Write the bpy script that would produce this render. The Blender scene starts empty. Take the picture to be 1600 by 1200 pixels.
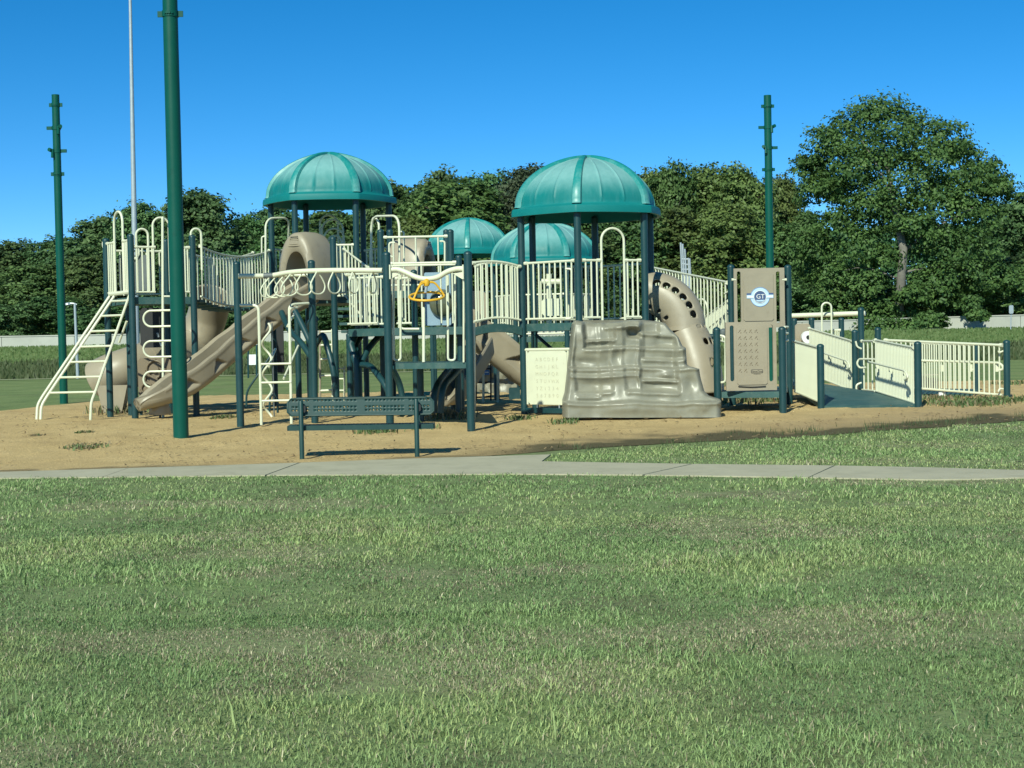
import bpy, math, random
import numpy as np
from mathutils import Vector, Matrix
R = math.radians
sc = bpy.context.scene
col = sc.collection
random.seed(7)
rng = np.random.default_rng(11)

# ------------------------------------------------------------------ camera, sky, sun, exposure
F = 2400.0                      # focal length in photo pixels (1600 wide)
CAM = Vector((0, 0, 1.5))
PITCH, ROLL = math.atan(70 / F), R(1.1)
fw = Vector((0, math.cos(PITCH), -math.sin(PITCH)))
rt0 = Vector((1, 0, 0)); up0 = rt0.cross(fw)
rt = (rt0 * math.cos(ROLL) - up0 * math.sin(ROLL)).normalized()
up = rt.cross(fw).normalized()
cd = bpy.data.cameras.new('camera'); cam = bpy.data.objects.new('camera', cd); col.objects.link(cam)
cd.sensor_width = 36; cd.lens = 36 * F / 1600; cd.clip_start = 0.1; cd.clip_end = 3000
m3 = Matrix((rt, up, -fw)).transposed()
cam.matrix_world = Matrix.Translation(CAM) @ m3.to_4x4()
sc.camera = cam

SUN_EL, SUN_AZ = R(37), R(20)   # light travels towards +Y and +X, sun is behind the camera on the left
world = bpy.data.worlds.new('World'); sc.world = world; world.use_nodes = True
nt = world.node_tree; nt.nodes.clear()
sky = nt.nodes.new('ShaderNodeTexSky'); sky.sky_type = 'NISHITA'; sky.sun_disc = False
sky.sun_elevation = SUN_EL; sky.sun_rotation = math.pi + SUN_AZ
sky.altitude = 0; sky.air_density = 0.5; sky.dust_density = 0.0; sky.ozone_density = 4.0
gam = nt.nodes.new('ShaderNodeHueSaturation'); gam.inputs['Saturation'].default_value = 1.31
gam.inputs['Hue'].default_value = 0.492
bg = nt.nodes.new('ShaderNodeBackground'); bg.inputs[1].default_value = 0.116
wo = nt.nodes.new('ShaderNodeOutputWorld')
nt.links.new(sky.outputs[0], gam.inputs['Color']); nt.links.new(gam.outputs[0], bg.inputs[0]); nt.links.new(bg.outputs[0], wo.inputs[0])

sl = bpy.data.lights.new('sun', 'SUN'); sl.energy = 4.6; sl.angle = R(0.55); sl.color = (0.95, 1.0, 0.83)
so = bpy.data.objects.new('sun', sl); col.objects.link(so)
sdir = Vector((math.sin(SUN_AZ) * math.cos(SUN_EL), math.cos(SUN_AZ) * math.cos(SUN_EL), -math.sin(SUN_EL)))
so.rotation_euler = sdir.to_track_quat('-Z', 'Y').to_euler(); so.location = (-30, -40, 50)
vs = sc.view_settings; vs.view_transform = 'Standard'; vs.look = 'None'; vs.exposure = 0.3; vs.gamma = 1.0; vs.use_curve_mapping = False
sc.cycles.max_bounces = 6; sc.cycles.diffuse_bounces = 3; sc.cycles.transparent_max_bounces = 8

# ------------------------------------------------------------------ helpers
_tab = rng.random((256, 256))
def vnoise(x, y):
    x = np.asarray(x, float); y = np.asarray(y, float)
    xi = np.floor(x).astype(int); yi = np.floor(y).astype(int); fx = x - xi; fy = y - yi
    fx = fx * fx * (3 - 2 * fx); fy = fy * fy * (3 - 2 * fy)
    a = _tab[xi % 256, yi % 256]; b = _tab[(xi + 1) % 256, yi % 256]
    c = _tab[xi % 256, (yi + 1) % 256]; d = _tab[(xi + 1) % 256, (yi + 1) % 256]
    return (a * (1 - fx) + b * fx) * (1 - fy) + (c * (1 - fx) + d * fx) * fy
def fbm(x, y, o=4):
    s = 0; a = 0.5; t = 0
    for i in range(o):
        s = s + a * vnoise(x * 2 ** i + 17.3 * i, y * 2 ** i + 5.1 * i); t += a; a *= 0.5
    return s / t
def sstep(a, b, x):
    t = np.clip((np.asarray(x, float) - a) / (b - a), 0, 1); return t * t * (3 - 2 * t)

def terrain(x, y):
    x = np.asarray(x, float); y = np.asarray(y, float)
    z = 0.2 * np.clip((y - 20.0) / 6.0, 0, 1) * (1 - sstep(38, 46, y))
    z = z + 0.05 * (fbm(x * 0.5 + 40, y * 0.5 + 40, 3) - 0.5) * sstep(20, 22, y) * (1 - sstep(36, 42, y))
    z = z + 0.03 * (fbm(x * 0.35, y * 0.35, 2) - 0.5) * (1 - sstep(14, 16, y))
    e = np.clip((y - 77) / 15.0, 0, 1)
    z = z + 1.55 * (0.5 * e + 0.5 * e * e * (3 - 2 * e)) + 1.4 * sstep(112, 150, y)
    return z
def ray(px, py): return fw + rt * ((px - 800) / F) + up * ((600 - py) / F)
def P(px, py, Y):
    d = ray(px, py); return CAM + d * (Y / d.y)
def G(px, py):
    d = ray(px, py); a = 3.0; Y = 3.0
    while Y < 140:
        p = CAM + d * (Y / d.y)
        if p.z <= float(terrain(p.x, p.y)): break
        a = Y; Y += 0.5
    b = Y
    for i in range(12):
        m = (a + b) / 2; p = CAM + d * (m / d.y)
        if p.z <= float(terrain(p.x, p.y)): b = m
        else: a = m
    return Vector((p.x, p.y, float(terrain(p.x, p.y))))
def gz(x, y): return float(terrain(x, y))
def Z(px, py, Y): return P(px, py, Y).z

ORIG = {}
def tagset(o, label=None, cat=None, group=None, kind=None):
    if label: o['label'] = label
    if cat: o['category'] = cat
    if group: o['group'] = group
    if kind: o['kind'] = kind
    return o
def thing(name, label, cat, loc, group=None):
    o = bpy.data.objects.new(name, None); col.objects.link(o); o.location = Vector(loc); o.empty_display_size = 0.2
    ORIG[o] = Vector(loc)
    return tagset(o, label, cat, group)
def origin(o):
    while o.parent: o = o.parent
    return ORIG.get(o, Vector((0, 0, 0)))
def link(name, me, parent=None, loc=None):
    o = bpy.data.objects.new(name, me); col.objects.link(o)
    if parent: o.parent = parent
    if loc is not None: o.location = loc
    return o
def np_mesh(name, verts, loops, starts, totals, mat, smooth=False, colors=None):
    me = bpy.data.meshes.new(name)
    verts = np.asarray(verts, np.float32)
    me.vertices.add(len(verts)); me.vertices.foreach_set('co', verts.ravel())
    me.loops.add(len(loops)); me.loops.foreach_set('vertex_index', np.asarray(loops, np.int32))
    me.polygons.add(len(starts)); me.polygons.foreach_set('loop_start', np.asarray(starts, np.int32))
    me.polygons.foreach_set('loop_total', np.asarray(totals, np.int32))
    if smooth: me.polygons.foreach_set('use_smooth', np.ones(len(starts), bool))
    if colors is not None:
        at = me.color_attributes.new('tint', 'FLOAT_COLOR', 'POINT')
        at.data.foreach_set('color', np.asarray(colors, np.float32).ravel())
    me.update(calc_edges=True); me.validate()
    if mat: me.materials.append(mat)
    return me

class MB:
    def __init__(s): s.v = []; s.f = []
    def add(s, vs_, fs_):
        n = len(s.v); s.v += [tuple(v) for v in vs_]; s.f += [tuple(i + n for i in f) for f in fs_]; return s
    def tube(s, pts, r, seg=8, cap=True, closed=False):
        pts = [Vector(p) for p in pts]; n = len(pts); rs = r if isinstance(r, (list, tuple)) else [r] * n
        T = []
        for i in range(n):
            a = pts[i - 1] if (i > 0 or closed) else pts[i]; b = pts[(i + 1) % n] if (i < n - 1 or closed) else pts[i]
            T.append((b - a).normalized())
        ref = Vector((0, 0, 1)) if abs(T[0].z) < 0.9 else Vector((1, 0, 0))
        N = (ref - T[0] * ref.dot(T[0])).normalized(); vs_ = []
        for i in range(n):
            N = (N - T[i] * N.dot(T[i])).normalized(); B = T[i].cross(N)
            for k in range(seg):
                a = 2 * math.pi * k / seg; vs_.append(pts[i] + (N * math.cos(a) + B * math.sin(a)) * rs[i])
        fs_ = []
        for i in range(n if closed else n - 1):
            j = (i + 1) % n
            for k in range(seg):
                k2 = (k + 1) % seg; fs_.append((i * seg + k, i * seg + k2, j * seg + k2, j * seg + k))
        if cap and not closed:
            fs_.append(tuple(range(seg - 1, -1, -1))); fs_.append(tuple((n - 1) * seg + k for k in range(seg)))
        return s.add(vs_, fs_)
    def lathe(s, base, prof, seg=16, cap=True):      # prof: list of (r, z) upwards
        b = Vector(base); vs_ = []; fs_ = []
        for r, z in prof:
            for k in range(seg):
                a = 2 * math.pi * k / seg; vs_.append(b + Vector((r * math.cos(a), r * math.sin(a), z)))
        for i in range(len(prof) - 1):
            for k in range(seg):
                k2 = (k + 1) % seg; fs_.append((i * seg + k, i * seg + k2, (i + 1) * seg + k2, (i + 1) * seg + k))
        if cap:
            fs_.append(tuple(range(seg - 1, -1, -1))); fs_.append(tuple((len(prof) - 1) * seg + k for k in range(seg)))
        return s.add(vs_, fs_)
    def box(s, c, size, ax=None, bev=0.0):           # ax: (dx, dy, dz) unit axes
        c = Vector(c); ax = ax or (Vector((1, 0, 0)), Vector((0, 1, 0)), Vector((0, 0, 1)))
        h = [x / 2 for x in size]
        if bev <= 0:
            vs_ = [c + ax[0] * (h[0] * i) + ax[1] * (h[1] * j) + ax[2] * (h[2] * k) for k in (-1, 1) for j in (-1, 1) for i in (-1, 1)]
            return s.add(vs_, [(0, 2, 3, 1), (4, 5, 7, 6), (0, 1, 5, 4), (2, 6, 7, 3), (0, 4, 6, 2), (1, 3, 7, 5)])
        # chamfered prism along axis 1
        pts = [(-h[0] + bev, -h[2]), (h[0] - bev, -h[2]), (h[0], -h[2] + bev), (h[0], h[2] - bev), (h[0] - bev, h[2]), (-h[0] + bev, h[2]), (-h[0], h[2] - bev), (-h[0], -h[2] + bev)]
        return s.prism([c + ax[0] * a + ax[2] * b - ax[1] * h[1] for a, b in pts], ax[1] * size[1])
    def prism(s, poly, vec):                          # poly: 3D points, extruded by vec
        n = len(poly); vec = Vector(vec); poly = [Vector(p) for p in poly]
        fs_ = [tuple(range(n)), tuple(range(2 * n - 1, n - 1, -1))]
        for i in range(n):
            j = (i + 1) % n; fs_.append((i, i + n, j + n, j))
        return s.add(poly + [p + vec for p in poly], fs_)
    def grid(s, rows, flip=False):                    # rows: list of lists of points
        n = len(rows); m = len(rows[0]); vs_ = [p for r_ in rows for p in r_]; fs_ = []
        for i in range(n - 1):
            for j in range(m - 1):
                q = (i * m + j, i * m + j + 1, (i + 1) * m + j + 1, (i + 1) * m + j)
                fs_.append(q[::-1] if flip else q)
        return s.add(vs_, fs_)
    def mesh(s, name, mat, o=Vector((0, 0, 0)), smooth=True, ang=40):
        import bmesh
        me = bpy.data.meshes.new(name)
        me.from_pydata([(v[0] - o[0], v[1] - o[1], v[2] - o[2]) for v in s.v], [], s.f)
        bm = bmesh.new(); bm.from_mesh(me); bmesh.ops.recalc_face_normals(bm, faces=bm.faces[:]); bm.to_mesh(me); bm.free()
        if smooth:
            me.polygons.foreach_set('use_smooth', np.ones(len(me.polygons), bool)); me.set_sharp_from_angle(angle=R(ang))
        me.update()
        if mat: me.materials.append(mat)
        return me
    def build(s, name, mat, parent=None, smooth=True, ang=40):
        return link(name, s.mesh(name, mat, origin(parent) if parent else Vector((0, 0, 0)), smooth, ang), parent)

def fillet(pts, r, n=6):
    pts = [Vector(p) for p in pts]; out = [pts[0]]
    for i in range(1, len(pts) - 1):
        a, b, c = pts[i - 1], pts[i], pts[i + 1]; u = (a - b); v = (c - b)
        d = min(r, u.length * 0.48, v.length * 0.48); p0 = b + u.normalized() * d; p1 = b + v.normalized() * d
        for k in range(n + 1):
            t = k / n; out.append(p0 * (1 - t) ** 2 + b * 2 * t * (1 - t) + p1 * t * t)
    out.append(pts[-1]); return out
def crom(pts, n=8, closed=False):
    pts = [Vector(p) for p in pts]; N = len(pts); out = []
    for i in range(N if closed else N - 1):
        if closed: p0, p1, p2, p3 = pts[i - 1], pts[i], pts[(i + 1) % N], pts[(i + 2) % N]
        else: p0, p1, p2, p3 = pts[max(i - 1, 0)], pts[i], pts[i + 1], pts[min(i + 2, N - 1)]
        for k in range(n):
            t = k / n; out.append(0.5 * ((2 * p1) + (p2 - p0) * t + (2 * p0 - 5 * p1 + 4 * p2 - p3) * t * t + (3 * p1 - p0 - 3 * p2 + p3) * t ** 3))
    if not closed: out.append(pts[-1])
    return out
def pxs(lst, Y): return [P(a, b, Y) for a, b in lst]

# ------------------------------------------------------------------ materials
def mat(name, c, rough=0.5, var=0.0, vscale=3.0, c2=None, bump=0.0, bscale=60, spec=0.5, metal=0.0, dirt=None):
    m = bpy.data.materials.new(name); m.use_nodes = True; t = m.node_tree; b = t.nodes['Principled BSDF']
    b.inputs['Roughness'].default_value = rough; b.inputs['Metallic'].default_value = metal
    b.inputs['Specular IOR Level'].default_value = spec
    tc = t.nodes.new('ShaderNodeTexCoord')
    c2 = c2 or tuple(x * (1 - var) for x in c)
    nz = t.nodes.new('ShaderNodeTexNoise'); nz.inputs['Scale'].default_value = vscale; nz.inputs['Detail'].default_value = 6; nz.inputs['Roughness'].default_value = 0.65
    t.links.new(tc.outputs['Object'], nz.inputs['Vector'])
    rp = t.nodes.new('ShaderNodeValToRGB'); rp.color_ramp.elements[0].position = 0.3; rp.color_ramp.elements[1].position = 0.7
    rp.color_ramp.elements[0].color = (*c2, 1); rp.color_ramp.elements[1].color = (*c, 1)
    t.links.new(nz.outputs['Fac'], rp.inputs[0]); out = rp.outputs[0]
    if dirt:
        n2 = t.nodes.new('ShaderNodeTexNoise'); n2.inputs['Scale'].default_value = dirt[1]; n2.inputs['Detail'].default_value = 8; n2.inputs['Roughness'].default_value = 0.75
        t.links.new(tc.outputs['Object'], n2.inputs['Vector'])
        r2 = t.nodes.new('ShaderNodeValToRGB'); r2.color_ramp.elements[0].position = dirt[2]; r2.color_ramp.elements[1].position = min(1, dirt[2] + 0.18)
        r2.color_ramp.elements[0].color = (0, 0, 0, 1); r2.color_ramp.elements[1].color = (dirt[3],) * 3 + (1,)
        t.links.new(n2.outputs['Fac'], r2.inputs[0])
        mx = t.nodes.new('ShaderNodeMixRGB'); mx.inputs[2].default_value = (*dirt[0], 1)
        t.links.new(r2.outputs[0], mx.inputs[0]); t.links.new(out, mx.inputs[1]); out = mx.outputs[0]
    t.links.new(out, b.inputs['Base Color'])
    n3 = t.nodes.new('ShaderNodeTexNoise'); n3.inputs['Scale'].default_value = vscale * 4
    t.links.new(tc.outputs['Object'], n3.inputs['Vector'])
    mr = t.nodes.new('ShaderNodeMapRange'); mr.inputs[3].default_value = max(0.02, rough - 0.1); mr.inputs[4].default_value = min(1, rough + 0.12)
    t.links.new(n3.outputs['Fac'], mr.inputs[0]); t.links.new(mr.outputs[0], b.inputs['Roughness'])
    if bump:
        n4 = t.nodes.new('ShaderNodeTexNoise'); n4.inputs['Scale'].default_value = bscale; n4.inputs['Detail'].default_value = 4
        t.links.new(tc.outputs['Object'], n4.inputs['Vector'])
        bp = t.nodes.new('ShaderNodeBump'); bp.inputs['Strength'].default_value = bump; bp.inputs['Distance'].default_value = 0.02
        t.links.new(n4.outputs['Fac'], bp.inputs['Height']); t.links.new(bp.outputs[0], b.inputs['Normal'])
    return m
M = {}
M['teal'] = mat('teal_paint', (0.010, 0.050, 0.056), 0.42, 0.22, 2.0, dirt=((0.06, 0.09, 0.09), 9, 0.60, 0.35))
M['deck'] = mat('teal_deck', (0.035, 0.105, 0.100), 0.6, 0.35, 2.5, dirt=((0.10, 0.13, 0.11), 5, 0.5, 0.6), bump=0.15, bscale=90)
M['bench'] = mat('bench_coating', (0.009, 0.050, 0.046), 0.5, 0.25, 3.0, dirt=((0.10, 0.13, 0.12), 12, 0.60, 0.4))
M['green'] = mat('green_pole_paint', (0.002, 0.078, 0.056), 0.42, 0.15, 1.2, dirt=((0.004, 0.05, 0.036), 4, 0.55, 0.6), spec=0.25)
M['cream'] = mat('cream_paint', (0.66, 0.67, 0.50), 0.42, 0.10, 2.0, dirt=((0.40, 0.37, 0.25), 7, 0.58, 0.5))
M['tan'] = mat('tan_plastic', (0.325, 0.278, 0.198), 0.42, 0.16, 1.4, dirt=((0.18, 0.145, 0.10), 4, 0.56, 0.5), bump=0.05, bscale=120)
M['tandark'] = mat('tan_plastic_brown', (0.20, 0.155, 0.10), 0.5, 0.2, 2)
M['rock'] = mat('moulded_rock_plastic', (0.255, 0.245, 0.186), 0.38, 0.18, 2.2, dirt=((0.16, 0.14, 0.10), 3, 0.5, 0.5), bump=0.06, bscale=25)
M['yellow'] = mat('yellow_plastic', (0.75, 0.42, 0.03), 0.4, 0.12, 4)
M['white'] = mat('white_plastic', (0.78, 0.78, 0.76), 0.4, 0.08, 4)
M['black'] = mat('black_rubber', (0.015, 0.016, 0.018), 0.6, 0.2, 4)
M['grey'] = mat('galvanised_steel', (0.42, 0.47, 0.50), 0.42, 0.15, 2.0, metal=0.35)
M['slate'] = mat('grey_panel', (0.12, 0.14, 0.14), 0.5, 0.2, 3)
M['mirror'] = mat('blue_grey_panel', (0.26, 0.36, 0.44), 0.22, 0.1, 3)
M['bubble'] = mat('smoky_bubble', (0.13, 0.14, 0.09), 0.12, 0.3, 2)
M['letter'] = mat('letter_print', (0.50, 0.49, 0.36), 0.5, 0.05, 3)
M['navy'] = mat('badge_navy', (0.06, 0.10, 0.21), 0.4, 0.1, 5)
M['lblue'] = mat('badge_pale_blue', (0.48, 0.62, 0.74), 0.4, 0.1, 5)
M['red'] = mat('sign_red', (0.5, 0.03, 0.06), 0.5, 0.1, 5)
M['blue'] = mat('sign_blue', (0.03, 0.20, 0.55), 0.4, 0.1, 5)
M['concrete'] = mat('path_concrete', (0.43, 0.40, 0.28), 0.9, 0.18, 1.5, dirt=((0.25, 0.24, 0.16), 2.2, 0.5, 0.5), bump=0.25, bscale=45)
M['wall'] = mat('wall_concrete', (0.46, 0.46, 0.41), 0.9, 0.2, 0.35, dirt=((0.30, 0.30, 0.27), 0.6, 0.52, 0.55), bump=0.2, bscale=8)
M['bark_pale'] = mat('pale_bark', (0.22, 0.20, 0.17), 0.95, 0.45, 1.2, bump=0.8, bscale=7)
M['bark'] = mat('bark', (0.15, 0.125, 0.095), 0.95, 0.5, 1.5, bump=0.8, bscale=9)

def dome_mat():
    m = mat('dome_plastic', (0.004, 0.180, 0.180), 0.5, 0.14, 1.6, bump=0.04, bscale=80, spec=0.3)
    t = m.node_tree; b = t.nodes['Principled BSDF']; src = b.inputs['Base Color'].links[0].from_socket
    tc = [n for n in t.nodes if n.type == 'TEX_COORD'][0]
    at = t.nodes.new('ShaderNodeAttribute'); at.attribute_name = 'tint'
    # paler tint towards the crown, broken up by vertical streaks
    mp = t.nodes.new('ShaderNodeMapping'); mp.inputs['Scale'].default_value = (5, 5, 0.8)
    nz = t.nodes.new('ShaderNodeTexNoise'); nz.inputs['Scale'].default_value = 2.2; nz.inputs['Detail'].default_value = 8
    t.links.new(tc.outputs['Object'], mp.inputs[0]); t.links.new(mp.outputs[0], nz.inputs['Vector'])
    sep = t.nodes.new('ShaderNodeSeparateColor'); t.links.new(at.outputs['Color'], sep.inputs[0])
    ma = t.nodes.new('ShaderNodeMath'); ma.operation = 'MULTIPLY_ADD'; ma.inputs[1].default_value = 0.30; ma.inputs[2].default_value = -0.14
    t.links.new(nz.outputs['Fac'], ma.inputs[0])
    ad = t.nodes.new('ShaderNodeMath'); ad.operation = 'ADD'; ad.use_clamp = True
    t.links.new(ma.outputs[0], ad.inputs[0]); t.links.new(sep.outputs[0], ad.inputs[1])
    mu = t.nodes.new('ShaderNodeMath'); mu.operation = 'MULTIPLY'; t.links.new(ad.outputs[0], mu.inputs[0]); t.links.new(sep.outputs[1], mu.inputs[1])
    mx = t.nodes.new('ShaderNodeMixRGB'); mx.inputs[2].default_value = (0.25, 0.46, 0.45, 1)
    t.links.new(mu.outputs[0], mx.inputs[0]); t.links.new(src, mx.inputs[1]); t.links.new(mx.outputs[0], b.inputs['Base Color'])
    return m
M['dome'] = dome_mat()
M['rib'] = mat('dome_rib_plastic', (0.008, 0.225, 0.215), 0.42, 0.12, 2.0, dirt=((0.14, 0.36, 0.34), 2.5, 0.46, 0.6))

def leaf_mat(name, c_dark, c_light, trans=0.35):
    m = bpy.data.materials.new(name); m.use_nodes = True; t = m.node_tree; t.nodes.clear()
    at = t.nodes.new('ShaderNodeAttribute'); at.attribute_name = 'tint'
    oi = t.nodes.new('ShaderNodeObjectInfo')
    sep = t.nodes.new('ShaderNodeSeparateColor'); t.links.new(at.outputs['Color'], sep.inputs[0])
    mx = t.nodes.new('ShaderNodeMixRGB'); mx.inputs[1].default_value = (*c_dark, 1); mx.inputs[2].default_value = (*c_light, 1)
    t.links.new(sep.outputs[0], mx.inputs[0])
    hs = t.nodes.new('ShaderNodeHueSaturation')
    mr = t.nodes.new('ShaderNodeMapRange'); mr.inputs[3].default_value = 0.470; mr.inputs[4].default_value = 0.520; t.links.new(oi.outputs['Random'], mr.inputs[0])
    m2_ = t.nodes.new('ShaderNodeMath'); m2_.operation = 'FRACT'; m1_ = t.nodes.new('ShaderNodeMath'); m1_.operation = 'MULTIPLY'; m1_.inputs[1].default_value = 7.31
    t.links.new(oi.outputs['Random'], m1_.inputs[0]); t.links.new(m1_.outputs[0], m2_.inputs[0])
    mv = t.nodes.new('ShaderNodeMapRange'); mv.inputs[3].default_value = 0.80; mv.inputs[4].default_value = 1.25; t.links.new(m2_.outputs[0], mv.inputs[0]); t.links.new(mv.outputs[0], hs.inputs['Value'])
    t.links.new(mr.outputs[0], hs.inputs['Hue']); t.links.new(mx.outputs[0], hs.inputs['Color'])
    d = t.nodes.new('ShaderNodeBsdfPrincipled'); d.inputs['Roughness'].default_value = 0.55; d.inputs['Specular IOR Level'].default_value = 0.3
    tr = t.nodes.new('ShaderNodeBsdfTranslucent')
    t.links.new(hs.outputs[0], d.inputs['Base Color']); t.links.new(hs.outputs[0], tr.inputs['Color'])
    ms = t.nodes.new('ShaderNodeMixShader'); ms.inputs[0].default_value = trans
    t.links.new(d.outputs[0], ms.inputs[1]); t.links.new(tr.outputs[0], ms.inputs[2])
    o = t.nodes.new('ShaderNodeOutputMaterial'); t.links.new(ms.outputs[0], o.inputs[0])
    return m
M['leaf_dark'] = leaf_mat('leaf_dark', (0.032, 0.085, 0.032), (0.145, 0.255, 0.095))
M['leaf_mid'] = leaf_mat('leaf_mid', (0.036, 0.088, 0.030), (0.155, 0.260, 0.085))
M['leaf_olive'] = leaf_mat('leaf_olive', (0.050, 0.095, 0.026), (0.175, 0.250, 0.075))
M['leaf_grey'] = leaf_mat('leaf_grey', (0.048, 0.072, 0.036), (0.130, 0.155, 0.085))
M['leaf_big'] = leaf_mat('leaf_big', (0.032, 0.085, 0.026), (0.135, 0.235, 0.066))
M['grass'] = leaf_mat('grass_blades', (0.03, 0.05, 0.02), (0.5, 0.5, 0.5), 0.3)
def tint_mat(name, trans=0.0, rough=0.8):
    m = bpy.data.materials.new(name); m.use_nodes = True; t = m.node_tree; b = t.nodes['Principled BSDF']
    at = t.nodes.new('ShaderNodeAttribute'); at.attribute_name = 'tint'
    b.inputs['Roughness'].default_value = rough; b.inputs['Specular IOR Level'].default_value = 0.25
    t.links.new(at.outputs['Color'], b.inputs['Base Color'])
    if trans:
        o = t.nodes['Material Output']; tr = t.nodes.new('ShaderNodeBsdfTranslucent'); ms = t.nodes.new('ShaderNodeMixShader'); ms.inputs[0].default_value = trans
        t.links.new(at.outputs['Color'], tr.inputs['Color']); t.links.new(b.outputs[0], ms.inputs[1]); t.links.new(tr.outputs[0], ms.inputs[2]); t.links.new(ms.outputs[0], o.inputs[0])
    return m
M['blade'] = tint_mat('grass_blade', 0.3, 0.6)

def ground_mat(name, stops, scale, bump, bscale, patch=None, fine=None):
    m = bpy.data.materials.new(name); m.use_nodes = True; t = m.node_tree; b = t.nodes['Principled BSDF']
    b.inputs['Roughness'].default_value = 0.95; b.inputs['Specular IOR Level'].default_value = 0.15
    tc = t.nodes.new('ShaderNodeTexCoord')
    nz = t.nodes.new('ShaderNodeTexNoise'); nz.inputs['Scale'].default_value = scale; nz.inputs['Detail'].default_value = 10; nz.inputs['Roughness'].default_value = 0.7
    t.links.new(tc.outputs['Object'], nz.inputs['Vector'])
    rp = t.nodes.new('ShaderNodeValToRGB'); els = rp.color_ramp.elements
    els[0].position = stops[0][0]; els[0].color = (*stops[0][1], 1); els[1].position = stops[-1][0]; els[1].color = (*stops[-1][1], 1)
    for p_, c_ in stops[1:-1]:
        e = els.new(p_); e.color = (*c_, 1)
    t.links.new(nz.outputs['Fac'], rp.inputs[0]); out = rp.outputs[0]
    if patch:       # (colour, scale, threshold, amount)
        n2 = t.nodes.new('ShaderNodeTexNoise'); n2.inputs['Scale'].default_value = patch[1]; n2.inputs['Detail'].default_value = 6; n2.inputs['Roughness'].default_value = 0.6
        t.links.new(tc.outputs['Object'], n2.inputs['Vector'])
        r2 = t.nodes.new('ShaderNodeValToRGB'); r2.color_ramp.elements[0].position = patch[2]; r2.color_ramp.elements[1].position = patch[2] + 0.16
        r2.color_ramp.elements[0].color = (0, 0, 0, 1); r2.color_ramp.elements[1].color = (patch[3],) * 3 + (1,)
        t.links.new(n2.outputs['Fac'], r2.inputs[0])
        mx = t.nodes.new('ShaderNodeMixRGB'); mx.inputs[2].default_value = (*patch[0], 1)
        t.links.new(r2.outputs[0], mx.inputs[0]); t.links.new(out, mx.inputs[1]); out = mx.outputs[0]
    if fine:        # multiply by fine grain (scale, low, high)
        n5 = t.nodes.new('ShaderNodeTexNoise'); n5.inputs['Scale'].default_value = fine[0]; n5.inputs['Detail'].default_value = 5; n5.inputs['Roughness'].default_value = 0.8
        t.links.new(tc.outputs['Object'], n5.inputs['Vector'])
        mr = t.nodes.new('ShaderNodeMapRange'); mr.inputs[1].default_value = 0.3; mr.inputs[2].default_value = 0.7; mr.inputs[3].default_value = fine[1]; mr.inputs[4].default_value = fine[2]
        t.links.new(n5.outputs['Fac'], mr.inputs[0])
        vm = t.nodes.new('ShaderNodeVectorMath'); vm.operation = 'SCALE'
        t.links.new(out, vm.inputs[0]); t.links.new(mr.outputs[0], vm.inputs['Scale']); out = vm.outputs[0]
    at = t.nodes.new('ShaderNodeAttribute'); at.attribute_name = 'tint'
    mt = t.nodes.new('ShaderNodeMixRGB'); t.links.new(at.outputs['Alpha'], mt.inputs[0]); t.links.new(out, mt.inputs[1]); t.links.new(at.outputs['Color'], mt.inputs[2])
    t.links.new(mt.outputs[0], b.inputs['Base Color'])
    n4 = t.nodes.new('ShaderNodeTexNoise'); n4.inputs['Scale'].default_value = bscale; n4.inputs['Detail'].default_value = 6; n4.inputs['Roughness'].default_value = 0.7
    t.links.new(tc.outputs['Object'], n4.inputs['Vector'])
    bp = t.nodes.new('ShaderNodeBump'); bp.inputs['Strength'].default_value = bump; bp.inputs['Distance'].default_value = 0.04
    t.links.new(n4.outputs['Fac'], bp.inputs['Height']); t.links.new(bp.outputs[0], b.inputs['Normal'])
    return m
M['lawn'] = ground_mat('lawn_ground', [(0.3, (0.105, 0.148, 0.055)), (0.5, (0.160, 0.215, 0.080)), (0.7, (0.230, 0.268, 0.108))], 0.55, 0.7, 14, patch=((0.20, 0.19, 0.10), 0.35, 0.54, 0.5), fine=(14, 0.60, 1.38))
M['sand'] = ground_mat('play_sand', [(0.25, (0.46, 0.325, 0.150)), (0.5, (0.56, 0.405, 0.190)), (0.75, (0.64, 0.475, 0.235))], 1.1, 0.9, 22, patch=((0.40, 0.26, 0.12), 0.5, 0.56, 0.5), fine=(46, 0.66, 1.28))
# ------------------------------------------------------------------ ground, sand, path
def axis(segs):
    out = []
    for a, b, n in segs: out += list(np.linspace(a, b, n, endpoint=False))
    return np.array(out + [segs[-1][1]])
def sheet(name, xs, ys, zf, mat_, tint=None):
    X, Y = np.meshgrid(xs, ys); Zv = zf(X, Y); n, m = X.shape
    v = np.stack([X.ravel(), Y.ravel(), Zv.ravel()], 1)
    i = np.arange(n - 1)[:, None] * m + np.arange(m - 1)[None, :]
    q = np.stack([i, i + 1, i + m + 1, i + m], -1).reshape(-1, 4)
    c = np.zeros((len(v), 4)) if tint is None else tint
    return np_mesh(name, v, q.ravel(), np.arange(len(q)) * 4, np.full(len(q), 4), mat_, True, c)
gx = axis([(-1500, -120, 14), (-120, -40, 40), (-40, -14, 40), (-14, -9, 14), (-9, 9, 190), (9, 14, 14), (14, 40, 40), (40, 120, 40), (120, 1500, 14)])
gy = axis([(-40, 3, 12), (3, 19, 190), (19, 46, 70), (46, 76, 25), (76, 94, 20), (94, 200, 30), (200, 2500, 20)])
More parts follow.
